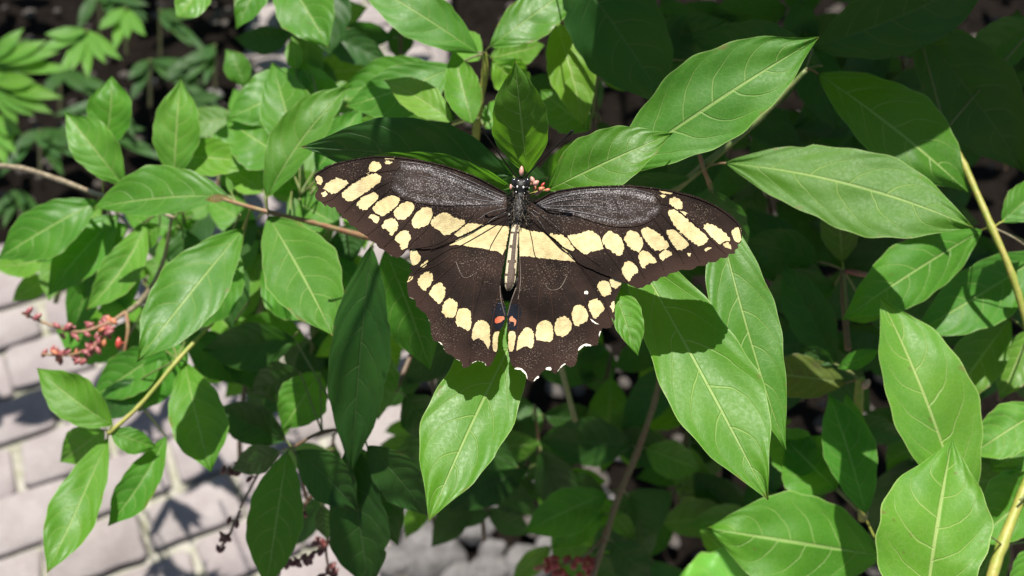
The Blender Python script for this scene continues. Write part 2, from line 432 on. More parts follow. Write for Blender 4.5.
leaf(e, (280, 352), (208, 350), 20, 24, .44, .445, node=(300, 330, .42), tint=(1, 1.05, 1.1))
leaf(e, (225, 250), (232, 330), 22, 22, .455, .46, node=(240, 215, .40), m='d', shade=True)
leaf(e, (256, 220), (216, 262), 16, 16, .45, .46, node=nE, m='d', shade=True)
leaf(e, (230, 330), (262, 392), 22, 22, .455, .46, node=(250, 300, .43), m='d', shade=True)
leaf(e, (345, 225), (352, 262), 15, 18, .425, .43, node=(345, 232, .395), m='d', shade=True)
leaf(e, (442, 72), (338, 92), 24, 26, .44, .45, node=(300, 195, .41), tint=(.95, 1.05, 1.15))
# cluster at the far left with opposite leaves and a pale twig
f = shoot('F', 'pale brown twig at the far left with upright and hanging leaves around its end', (0, 170, .46))
stem(f, [(-30, 164, .49, 5), (20, 168, .475, 5), (60, 180, .455, 5), (100, 195, .44, 4.5), (140, 205, .44, 4), (175, 218, .44, 3)], 'stem_w')
nF = (103, 196, .44); nF2 = (160, 212, .44)
leaf(f, (104, 152), (112, 76), 24, 22, .445, .43, bow=4, pk=.55, node=nF, fold=-.3, tint=(1, 1.1, 1.1), stalk='stem_y')
leaf(f, (124, 186), (65, 112), 21, 24, .432, .418, bow=0, pk=.55, node=nF, fold=-.2, m='y', tint=(.9, 1, 1.0), stalk='stem_y')
leaf(f, (174, 180), (181, 79), 24, 24, .440, .425, bow=-2, pk=.5, node=nF2, fold=-.3, m='y', tint=(.85, .95, .9))
leaf(f, (168, 156), (258, 163), 20, 18, .440, .43, bow=-3, pk=.45, node=nF2, m='y')
leaf(f, (98, 201), (-2, 259), 28, 25, .445, .45, bow=4, pk=.55, node=nF, tint=(.85, .98, 1.0))
leaf(f, (118, 215), (48, 296), 24, 24, .455, .46, bow=6, node=nF, tint=(.95, 1.1, 1.1))
leaf(f, (112, 218), (70, 345), 20, 20, .47, .50, bow=4, node=nF, tint=(.9, 1.05, 1.2))
leaf(f, (146, 224), (86, 310), 19, 20, .437, .43, bow=-12, pk=.5, node=nF2, fold=-.5, m='y', tint=(.85, .95, .9))
leaf(f, (128, 226), (66, 262), 18, 20, .46, .47, bow=3, node=nF, tint=(1.0, 1.1, 1.2))
leaf(f, (132, 232), (104, 330), 20, 18, .475, .49, bow=-3, node=nF2, tint=(1, 1.1, 1.2))
leaf(f, (110, 222), (84, 300), 18, 18, .465, .48, bow=3, node=nF, m='y', tint=(.9, 1.0, 1.1))
leaf(f, (120, 236), (36, 262), 14, 14, .47, .48, bow=3, node=nF, tint=(.95, 1.1, 1.2))
leaf(f, (160, 225), (130, 250), 12, 14, .44, .45, node=nF2)
leaf(f, (182, 228), (188, 280), 20, 20, .46, .47, node=(175, 218, .44), m='d', free=True)
leaf(f, (215, 165), (245, 120), 18, 18, .47, .48, node=(175, 218, .44), tint=(1, 1.1, 1.1))
leaf(f, (120, 352), (55, 330), 22, 24, .49, .50, node=(150, 300, .47), tint=(.8, 1.0, 1.1), stalk='stem_w')
leaf(f, (134, 300), (98, 312), 12, 16, .48, .47, node=(150, 300, .47), m='y', tint=(.9, 1.2, 1.4), stalk='stem_w')
stem(f, [(172, 216, .44, 3), (163, 262, .455, 4), (146, 296, .46, 6), (128, 312, .46, 5)], 'stem_w', name='side_stem')

# low left shoot
g_ = shoot('G', 'low left shoot hanging over the paving with long narrow leaves', (175, 350, .42))
stem(g_, [(215, 320, .43, 4), (178, 360, .415, 4), (140, 405, .405, 4), (108, 434, .40, 5)], 'stem_y')
nG = (110, 432, .40); nG2 = (178, 360, .415)
leaf(g_, (113, 425), (37, 368), 23, 24, .405, .398, bow=-6, pk=.5, node=nG, m='g', tint=(1.2, 1.1, .9))
leaf(g_, (104, 430), (60, 462), 20, 20, .415, .44, bow=0, node=nG, m='y', tint=(.9, 1.05, .9))
leaf(g_, (108, 438), (47, 573), 22, 27, .395, .372, bow=-2, pk=.58, node=nG, fold=-.2, tint=(1.05, 1.05, .9), stalk='stem_y')
leaf(g_, (110, 430), (157, 447), 11, 15, .40, .41, bow=2, node=nG, tint=(.9, 1, 1))
leaf(g_, (166, 436), (108, 526), 18, 19, .412, .405, bow=-8, pk=.6, node=(140, 405, .405), fold=-.6, tint=(.8, .95, 1.0))
leaf(g_, (185, 362), (211, 472), 30, 28, .412, .398, bow=3, pk=.55, node=nG2, fold=-.2, tint=(1.0, 1.05, 1.0), stalk='stem_w')
leaf(g_, (164, 350), (92, 398), 23, 23, .435, .44, node=nG2, tint=(.85, 1.0, 1.2))
leaf(g_, (140, 380), (98, 420), 17, 17, .43, .44, node=nG2, m='d', shade=True)
leaf(g_, (190, 330), (240, 384), 22, 22, .45, .46, node=(215, 320, .43), m='d', shade=True)
leaf(g_, (186, 340), (138, 412), 20, 22, .43, .45, node=nG2, tint=(.85, 1.1, 1.2))
leaf(g_, (170, 372), (120, 396), 20, 20, .44, .46, node=nG2, m='d', free=True)
leaf(g_, (168, 330), (170, 390), 18, 16, .45, .46, node=nG2, tint=(.9, 1.1, 1.2))

# dark hanging shoot below the butterfly's left wing
h = shoot('H', 'shaded hanging shoot below the left wing with dark drooping leaves in front of the paving', (372, 300, .43))
stem(h, [(420, 330, .45, 5), (395, 390, .43, 5), (362, 425, .41, 4), (322, 432, .40, 3.5), (292, 448, .385, 3)], 'stem_b')
nH = (362, 425, .405); nH2 = (292, 448, .385)
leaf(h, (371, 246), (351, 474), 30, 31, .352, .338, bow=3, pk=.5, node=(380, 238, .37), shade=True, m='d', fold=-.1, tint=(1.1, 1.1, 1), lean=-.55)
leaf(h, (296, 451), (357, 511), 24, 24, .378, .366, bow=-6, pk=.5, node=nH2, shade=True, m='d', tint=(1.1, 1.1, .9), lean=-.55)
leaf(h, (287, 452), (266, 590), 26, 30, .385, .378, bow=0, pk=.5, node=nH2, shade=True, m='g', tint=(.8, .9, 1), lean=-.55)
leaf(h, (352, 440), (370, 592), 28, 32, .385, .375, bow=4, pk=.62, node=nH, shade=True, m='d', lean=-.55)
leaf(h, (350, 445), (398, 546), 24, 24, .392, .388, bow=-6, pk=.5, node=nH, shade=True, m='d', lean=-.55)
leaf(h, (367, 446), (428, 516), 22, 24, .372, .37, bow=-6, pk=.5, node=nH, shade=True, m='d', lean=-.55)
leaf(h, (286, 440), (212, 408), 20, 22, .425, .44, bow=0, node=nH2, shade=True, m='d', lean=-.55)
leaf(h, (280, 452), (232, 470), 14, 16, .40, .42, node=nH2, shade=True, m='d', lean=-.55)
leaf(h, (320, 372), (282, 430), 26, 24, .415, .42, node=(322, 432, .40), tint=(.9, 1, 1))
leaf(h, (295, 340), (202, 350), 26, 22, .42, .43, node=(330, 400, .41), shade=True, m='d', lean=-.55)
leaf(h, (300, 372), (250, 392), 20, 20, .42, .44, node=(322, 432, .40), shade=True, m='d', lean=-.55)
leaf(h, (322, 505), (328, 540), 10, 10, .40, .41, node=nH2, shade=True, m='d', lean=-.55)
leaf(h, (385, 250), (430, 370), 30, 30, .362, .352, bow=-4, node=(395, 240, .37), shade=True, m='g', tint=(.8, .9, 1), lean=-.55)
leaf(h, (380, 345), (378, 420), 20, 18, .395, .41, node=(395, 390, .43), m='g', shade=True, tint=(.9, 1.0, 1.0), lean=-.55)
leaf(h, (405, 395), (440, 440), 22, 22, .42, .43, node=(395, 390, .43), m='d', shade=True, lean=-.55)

# right-hand yellow stem with leaves
i_ = shoot('I', 'shoot at the right edge with a thick straight yellow stem and half-shaded leaves', (1030, 330, .40))
stem(i_, [(945, 130, .385, 5), (964, 165, .38, 6), (992, 228, .368, 6.5), (1012, 275, .362, 6.5), (1030, 335, .36, 7)], 'stem_y')
nI = (993, 228, .368)
leaf(i_, (982, 230), (842, 320), 30, 32, .374, .362, bow=4, pk=.48, node=nI, fold=.05, tint=(.9, 1, 1), stalk='stem_y')
leaf(i_, (1046, 252), (912, 334), 34, 30, .395, .39, bow=-4, free=True, node=nI, tint=(.8, .95, 1.1))
leaf(i_, (1002, 222), (1050, 178), 18, 18, .37, .37, node=nI, tint=(1, 1.1, 1), stalk='stem_y')
leaf(i_, (1026, 246), (1080, 272), 18, 18, .366, .366, node=nI, stalk='stem_w')
leaf(i_, (915, 22), (1024, 172), 48, 44, .405, .395, bow=-6, pk=.5, shade=True, m='d', node=(945, 130, .385), tint=(1.2, 1, .8), lean=-.5)
leaf(i_, (1040, 20), (960, 70), 24, 24, .41, .43, shade=True, m='d', node=(945, 130, .385), lean=-.5)
leaf(i_, (1010, 318), (944, 408), 26, 28, .402, .41, m='y', node=(1030, 335, .36), tint=(.8, .8, .8))
leaf(i_, (1030, 330), (1000, 400), 20, 20, .41, .41, m='y', node=(1030, 335, .36), tint=(.8, .8, .8))

# big pale leaves at the lower right
j = shoot('J', 'pale sunlit shoot at the lower right with two big leaves pointing upwards', (985, 600, .37))
stem(j, [(985, 600, .36, 11), (1002, 545, .368, 10), (1030, 475, .38, 9)], 'stem_y')
leaf(j, (964, 520), (879, 296), 37, 50, .345, .322, bow=14, pk=.52, node=(1002, 545, .368), fold=-.12, m='y', tint=(.95, 1.0, 1.15), lean=.5)
leaf(j, (922, 640), (952, 440), 60, 55, .312, .305, bow=-4, pk=.55, node=(985, 600, .36), fold=-.1, m='y', tint=(.88, .95, .95), lean=.5)
leaf(j, (1046, 406), (968, 456), 26, 26, .36, .365, bow=0, node=(1035, 450, .375), m='y', tint=(.9, 1, 1), lean=.5)
leaf(j, (1060, 470), (970, 545), 32, 36, .378, .38, bow=0, node=(1020, 500, .37), m='g', tint=(1.1, 1.15, 1.4), lean=.5)
leaf(j, (1050, 540), (1010, 600), 18, 18, .37, .37, node=(1002, 545, .368), tint=(1.2, 1.2, 1.4))
leaf(j, (990, 470), (1040, 440), 18, 18, .385, .385, node=(1025, 470, .38), tint=(1, 1, 1))

# mid-right shoot with a bronze leaf
k_ = shoot('K', 'shoot with a bronze leaf and a pink joint on a short yellow stem', (860, 450, .43))
stem(k_, [(862, 520, .43, 7), (860, 440, .412, 7), (859, 398, .405, 8), (860, 378, .402, 9)], 'stem_y')
nK = (860, 380, .402); nK2 = (866, 520, .42)
leaf(k_, (846, 383), (752, 372), 22, 22, .405, .402, bow=2, pk=.5, node=nK, m='b', free=True, fold=-.3, label='bronze-purple leaf lying flat', stalk='stem_r')
leaf(k_, (866, 514), (829, 394), 24, 28, .392, .384, bow=3, pk=.55, node=nK2, fold=-.25, tint=(.75, .95, 1.1))
leaf(k_, (868, 500), (846, 392), 20, 18, .40, .39, bow=0, node=nK2, fold=-.3, tint=(.8, .95, 1.0))
leaf(k_, (836, 490), (786, 440), 34, 34, .405, .41, bow=0, node=nK2, tint=(.9, 1, 1.1))
leaf(k_, (820, 470), (765, 432), 24, 24, .41, .42, node=nK2, tint=(.9, 1, 1.1))
leaf(k_, (882, 556), (706, 528), 50, 50, .388, .372, bow=0, pk=.48, node=nK2, fold=.05, tint=(.9, .98, .85), stalk='stem_y')
leaf(k_, (835, 364), (800, 348), 8, 9, .40, .41, node=nK, m='d', shade=True, lean=-.5)
leaf(k_, (836, 362), (782, 262), 24, 22, .41, .42, bow=0, node=nK, m='d', shade=True, lean=-.5)
leaf(k_, (838, 368), (880, 350), 9, 9, .40, .39, node=nK, tint=(.8, 1, 1))
leaf(k_, (850, 420), (905, 440), 14, 14, .42, .42, node=nK, m='d', shade=True, lean=-.5)
bud(k_, (866, 384), .400, 4, 6, 'petal', .6, name='joint')

# dim shoot in the right middle with a red tip
l_ = shoot('L', 'dim shoot right of the wing tip with a small red stub at its joint', (843, 310, .43))
stem(l_, [(848, 350, .43, 6), (844, 300, .42, 6), (843, 270, .415, 5.5)], 'stem_b')
nL = (843, 270, .415)
leaf(l_, (842, 262), (838, 188), 20, 20, .413, .42, m='b', node=nL, tint=(.7, .9, .7), shade=True, stalk='stem_y', lean=-.5)
leaf(l_, (820, 262), (742, 244), 24, 22, .42, .43, bow=6, m='d', node=nL, shade=True, stalk='stem_r', lean=-.5)
leaf(l_, (835, 285), (760, 300), 26, 24, .43, .44, m='d', node=nL, shade=True, lean=-.5)
leaf(l_, (860, 300), (960, 330), 30, 30, .44, .45, m='d', node=nL, shade=True, lean=-.5)
leaf(l_, (846, 318), (884, 316), 8, 6, .41, .40, free=True, node=nL, tint=(1, 1, 1))
st_ = MB(); st_.tube([at(846, 271, .413), at(856, 273, .41), at(868, 275, .408)], [.0010, .0013, .0011], 8)
st_.build('red_stub', M['bud_p'], l_)

# lower middle stem with berries
m_ = shoot('M', 'slender stem in the shade under the butterfly ending in red berries', (640, 430, .52))
stem(m_, [(664, 350, .50, 4), (655, 400, .50, 5), (636, 455, .50, 6), (620, 492, .50, 6), (606, 535, .50, 6), (590, 585, .50, 6)], 'stem_r')
nM = (622, 488, .50); nM2 = (638, 450, .50)
leaf(m_, (607, 494), (524, 533), 24, 22, .50, .49, bow=4, pk=.48, node=nM, tint=(.8, .9, 1.1), m='g', free=True)
leaf(m_, (604, 514), (552, 548), 14, 14, .50, .50, free=True, node=(612, 515, .50), m='y', tint=(.8, 1, .9))
leaf(m_, (612, 500), (580, 530), 14, 14, .505, .51, free=True, node=(615, 505, .50), m='g', tint=(1, 1.1, 1))
leaf(m_, (632, 445), (540, 440), 24, 26, .52, .53, m='d', node=nM2, shade=True, lean=-.5)
leaf(m_, (646, 448), (700, 470), 18, 20, .52, .53, m='g', node=nM2, shade=True, lean=-.5)
leaf(m_, (628, 496), (650, 560), 18, 18, .52, .53, m='d', node=nM, shade=True, lean=-.5)
leaf(m_, (612, 540), (650, 580), 20, 20, .515, .52, m='d', node=(605, 540, .50), shade=True, lean=-.5)
leaf(m_, (610, 510), (635, 540), 10, 10, .505, .51, m='g', node=nM, shade=True, lean=-.5)
bc = MB(); bc.tube([at(606, 535, .50), at(585, 556, .50), at(560, 566, .50)], [.0012, .0009, .0007], 7)
bc = bc.build('berry_cluster', M['stem_r'], m_)
rb = random.Random(4)
for q in range(24):
    bud(bc, (545+rb.random()*48, 557+rb.random()*20), .498+rb.random()*.01, 3.2+rb.random()*1.2, 3.6+rb.random(), 'bud_r', rb.random()*3, name='berry')
bud(bc, (541, 567), .50, 3, 8, 'bud_o', 1.3, name='berry')

# serrated pale leaf at the bottom edge
n_ = shoot('N', 'bright pale toothed leaf at the bottom edge, sunlit, below the big hanging leaf', (740, 600, .50), name='leafy_sprig', group=None)
leaf(n_, (790, 590), (664, 592), 40, 46, .47, .46, bow=0, m='y', tint=(1.3, 1.5, 2.2), rag=2.2, node=(800, 610, .48), lean=.6)
leaf(n_, (735, 560), (700, 530), 12, 14, .47, .48, m='y', node=(800, 610, .48), free=True)

# bud cluster at the left
o_ = shoot('O', 'stalk of small pink buds hanging over the paving at the left', (140, 305, .44), name='flowering_stalk', group='bud stalks')
def bud_stalk(root, main, sides, budm, stalkm, nb, seed, d, sz=3.2):
    st = MB(); P = catmull(main, 6)
    st.tube([at(*p) for p in P], [(2.2-1.1*i/len(P))/F*d for i in range(len(P))], 7)
    for sd in sides:
        Q = catmull(sd, 5); st.tube([at(*p) for p in Q], [1.3/F*d]*len(Q), 6)
    cl = st.build('bud_cluster', M[stalkm], root)
    r = random.Random(seed); pts = P[len(P)//4:]
    for sd in sides: pts += catmull(sd, 5)[1:]
    for q in range(nb):
        p = pts[r.randrange(len(pts))]
        x, y = p[0]+r.uniform(-8, 8), p[1]+r.uniform(-7, 7)
        dd = p[2]+r.uniform(-.004, .004); s = sz*r.uniform(.8, 1.25)
        m = budm if r.random() < .9 else ('bud_o' if budm != 'bud_d' else 'bud_d')
        an = r.uniform(-1.2, 1.2)
        mb = MB(); mb.ball(at(x, y, dd), s/F*d, s/F*d, s*1.9/F*d, (RT*math.cos(an)-UP*math.sin(an), FW, RT*math.sin(an)+UP*math.cos(an)), pinch=.45, seg=8, rings=6)
        mb.tube([at(*p), at(x, y, dd)], [.8/F*d, .7/F*d], 5)
        mb.build('flower_bud', M[m], cl)
    return cl
bud_stalk(o_, [(126, 312, .455), (110, 322, .45), (80, 332, .445), (50, 325, .44), (22, 313, .44)],
          [[(112, 322, .45), (95, 345, .446), (70, 355, .445), (42, 354, .444)], [(105, 325, .45), (98, 342, .446), (80, 362, .445)]], 'bud_p', 'stem_r', 64, 5, .447, 2.4)
bud_stalk(o_, [(126, 312, .455), (128, 330, .452), (124, 355, .45), (120, 372, .45)], [[(136, 362, .45), (148, 372, .45), (144, 384, .45)]], 'bud_r', 'stem_r', 16, 6, .45, 2.8)
p_ = shoot('P', 'dark red bud stalk in the shade at the bottom left behind hanging dark leaves', (305, 500, .43), name='flowering_stalk', group='bud stalks')
bud_stalk(p_, [(308, 500, .42), (296, 520, .424), (286, 545, .43), (278, 580, .432)], [[(328, 536, .42), (326, 552, .425), (330, 575, .43)], [(326, 545, .422), (310, 556, .425), (298, 560, .43)], [(288, 540, .43), (268, 548, .432)]], 'bud_d', 'stem_b', 34, 8, .425, 2.8)
bud_stalk(p_, [(270, 448, .42), (250, 462, .425), (236, 470, .43), (228, 474, .43)], [[(240, 510, .43), (228, 538, .43), (222, 545, .43)], [(260, 470, .425), (240, 508, .43)]], 'bud_d', 'stem_b', 18, 9, .425, 2.6)
pe = SH['P']
stem(pe, [(300, 470, .41, 3), (308, 500, .42, 3.5), (318, 480, .415, 3)], 'stem_b')

# ------------------------------------------------------------------ butterfly
bf = thing('butterfly', 'dark brown swallowtail butterfly with cream spotted wings spread wide over the leaves', 'butterfly', at(517, 235, .272))

def wing_mat(name, c1, c2, fleck, flk=.5, rough=.8, spec=.08, sheen=0, vein=0):
    g = N(name)
    uv = g.n('ShaderNodeUVMap', uv_map='wing').outputs[0]
    at_ = g.n('ShaderNodeAttribute', attribute_name='dust').outputs['Fac']
    fine = g.noise(uv, 700, 2, .6)       # uv = pixels / 1000, so ~1.4 px grains
    mid = g.noise(uv, 140, 3, .6)
    big = g.noise(uv, 28, 2)
    col = g.mix(g.rng(big, .35, .68), rgba(c1), rgba(c2))
    col = g.mix(g.rng(mid, .35, .7, 0, .5), col, g.mul(col, (.55, .52, .5, 1)))
    th = g.math('SUBTRACT', g.math('ADD', fine, g.math('MULTIPLY', g.math('SUBTRACT', mid, .5), .25)), g.math('MULTIPLY', g.math('SUBTRACT', 1.0, at_), .15))
    if name == 'wing_brown':
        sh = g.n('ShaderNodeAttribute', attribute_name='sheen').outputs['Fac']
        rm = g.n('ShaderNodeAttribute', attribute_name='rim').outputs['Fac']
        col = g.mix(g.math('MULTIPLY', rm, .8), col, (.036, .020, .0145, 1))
        col = g.mix(g.math('MULTIPLY', sh, g.rng(mid, .3, .6, .25, .8)), col, (.075, .068, .068, 1))  # silvery sheen of the wing cell, painted in as paler grey
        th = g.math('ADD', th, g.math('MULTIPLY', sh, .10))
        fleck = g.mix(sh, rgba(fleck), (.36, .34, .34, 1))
    else: fleck = rgba(fleck)
    fl = g.rng(th, .66-.12*flk, .76-.12*flk, 0, 1)
    col = g.mix(g.math('MULTIPLY', fl, .75), col, fleck)
    h = g.math('ADD', g.math('MULTIPLY', fine, 1.0), g.math('MULTIPLY', mid, .6))
    p = g.bsdf(col, rough, spec, Sheen_Weight=sheen, Sheen_Roughness=.4)
    g.l(g.bump(h, .00022, .9), p.inputs['Normal'])
    g.l(p.outputs[0], g.out.inputs[0])
    return g.m
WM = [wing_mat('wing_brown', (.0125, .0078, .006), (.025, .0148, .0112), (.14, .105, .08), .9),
      wing_mat('wing_cream', (.50, .405, .205), (.57, .475, .26), (.30, .22, .11), .45, .8, .08),
      wing_mat('wing_cell', (.012, .0095, .0085), (.026, .020, .017), (.21, .19, .175), 1.15, .6, .12),
      wing_mat('wing_cell_streak', (.08, .072, .072), (.20, .19, .19), (.50, .48, .50), 1.1, .55, .15),  # pale grey lines standing in for the sheen of the wing cell
      wing_mat('wing_white', (.74, .70, .56), (.80, .77, .66), (.9, .9, .8), .2, .8, .08),
      wing_mat('wing_orange', (.42, .07, .03), (.50, .22, .12), (.75, .5, .35), .5),
      wing_mat('wing_blue_black', (.006, .006, .008), (.010, .012, .018), (.12, .19, .34), .8),
      wing_mat('wing_rim_brown', (.034, .0185, .014), (.05, .028, .02), (.20, .14, .10), .7),
      wing_mat('wing_edge', (.17, .14, .11), (.10, .08, .07), (.4, .35, .3), .6),
      wing_mat('wing_dusted', (.022, .0145, .012), (.036, .023, .018), (.42, .37, .30), 1.05)]

WR = random.Random(3)
def wdepth(x, y, fore):
    s = abs(x-517)
    d = .272 + .30*(245-y)/F*.272 - (.000022*s + (.00000010*s*s))
    d += .0006*math.sin(x*.055+y*.03) + .0004*math.sin(y*.11-x*.04)
    d += .0011*noise.noise(Vector((x*.018, y*.018, 3.3)))
    return d - (.0003 if fore else -.0002)

def densify(P, step, jit):
    out_ = []
    for i in range(len(P)):
        a, b = np.array(P[i], float), np.array(P[(i+1) % len(P)], float)
        n = max(1, int(np.hypot(*(b-a))/step))
        for k in range(n):
            p = a+(b-a)*k/n
            if jit: p = p+np.array((WR.gauss(0, jit), WR.gauss(0, jit)))
            out_.append(p)
    return out_
def round_poly(P, it=1):
    for _ in range(it):
        Q = []
        for i in range(len(P)):
            a, b = np.array(P[i], float), np.array(P[(i+1) % len(P)], float)
            Q += [a*.78+b*.22, a*.22+b*.78]
        P = Q
    return P
def inside(p, P):
    x, y = p; c = False; j = len(P)-1
    for i in range(len(P)):
        if (P[i][1] > y) != (P[j][1] > y) and x < (P[j][0]-P[i][0])*(y-P[i][1])/(P[j][1]-P[i][1])+P[i][0]: c = not c
        j = i
    return c

def ccw(P):
    A = sum(P[i][0]*P[(i+1) % len(P)][1]-P[(i+1) % len(P)][0]*P[i][1] for i in range(len(P)))
    return list(P) if A > 0 else list(P)[::-1]
def wing(name, outline, regions, veins, fore, dust=(), sheen=(), rim=()):
    outline = ccw(outline); regions = [(r[0], ccw(r[1]), r[2], r[3]) for r in regions]
    """regions: (material index, polygon, round?) later ones on top"""
    O = densify(outline, 1.3, .22)
    polys = [O] + [densify(round_poly(P, 1) if rd else P, 1.2, jj) for (_, P, rd, jj) in regions]
    pts = []; faces = []
    for P in polys:
        faces.append(list(range(len(pts), len(pts)+len(P)))); pts += [Vector((p[0], p[1])) for p in P]
    xs = [p[0] for p in O]; ys = [p[1] for p in O]
    x = min(xs)
    while x < max(xs):
        y = min(ys)
        while y < max(ys):
            q = (x+WR.uniform(-1, 1), y+WR.uniform(-1, 1))
            if inside(q, O): pts.append(Vector(q))
            y += 2.6
        x += 2.6
    V, E, Fc, ov, oe, of = delaunay_2d_cdt(pts, [], faces, 1, 1e-4)
    verts = [at(v.x, v.y, wdepth(v.x, v.y, fore)) for v in V]
    mb = MB()
    VA = np.array([(v.x, v.y) for v in V]); C2 = np.array([VA[list(f_)].mean(0) for f_ in Fc])
    def inpoly(P):
        P = np.array(P); c = np.zeros(len(C2), bool); Qp = np.roll(P, 1, 0)
        for (x1, y1), (x0, y0) in zip(P, Qp):
            if y1 == y0: continue
            c ^= ((y1 > C2[:, 1]) != (y0 > C2[:, 1])) & (C2[:, 0] < (x0-x1)*(C2[:, 1]-y1)/(y0-y1)+x1)
        return c
    mi_ = np.where(inpoly(polys[0]), 0, -1)
    for (rm, _, _, _), P in zip(regions, polys[1:]): mi_[(mi_ >= 0) & inpoly(P)] = rm
    for f_, k in zip(Fc, mi_):
        if k >= 0: mb.f.append(list(f_)[::-1]); mb.mi.append(int(k))
    mb.v = verts
    nv0 = len(verts); pxs = [(v.x, v.y) for v in V]
    # raised veins, some in the painted sheen colour, part of the wing's own surface
    for vp, r0, r1, mi in veins:
        Q = catmull(vp, 8)
        P3 = [at(p[0], p[1], wdepth(p[0], p[1], fore)-.00008) for p in Q]
        mb.tube(P3, [(r0+(r1-r0)*i/len(Q))/F*.27 for i in range(len(Q))], 5, mi)
        pxs += [(p[0], p[1]) for p in Q for _ in range(5)]
    ob = mb.build(name, WM, bf, origin=at(517, 215, .272))
    uvl = ob.data.uv_layers.new(name='wing')
    vi = np.empty(len(ob.data.loops), int); ob.data.loops.foreach_get('vertex_index', vi)
    P = np.array(pxs)/1000
    uvl.data.foreach_set('uv', P[vi].ravel())
    at_ = ob.data.attributes.new('dust', 'FLOAT', 'POINT')
    val = np.zeros(len(pxs))
    for (cx, cy, r) in dust:
        d2 = ((P[:, 0]*1000-cx)**2+(P[:, 1]*1000-cy)**2)/(r*r); val = np.maximum(val, np.exp(-d2))
    at_.data.foreach_set('value', val)
    PP = P*1000
    for an, lines in (('sheen', sheen), ('rim', rim)):
        val = np.zeros(len(pxs))
        for line, wd, st in lines:
            L_ = np.array(line, float)
            for a_, b_ in zip(L_[:-1], L_[1:]):
                t = np.clip(((PP-a_)@(b_-a_))/((b_-a_)@(b_-a_)), 0, 1)
                d2 = ((PP-a_-t[:, None]*(b_-a_))**2).sum(1); val = np.maximum(val, st*np.exp(-d2/(wd*wd)))
        aa = ob.data.attributes.new(an, 'FLOAT', 'POINT'); aa.data.foreach_set('value', val)
    return ob
C_, W_, CELL, STRK, ORG, BLU, RIM, EDG, DUS = 1, 4, 2, 3, 5, 6, 7, 8, 9
J = .42
def cr(*polys): return [(C_, p, True, J) for p in polys]
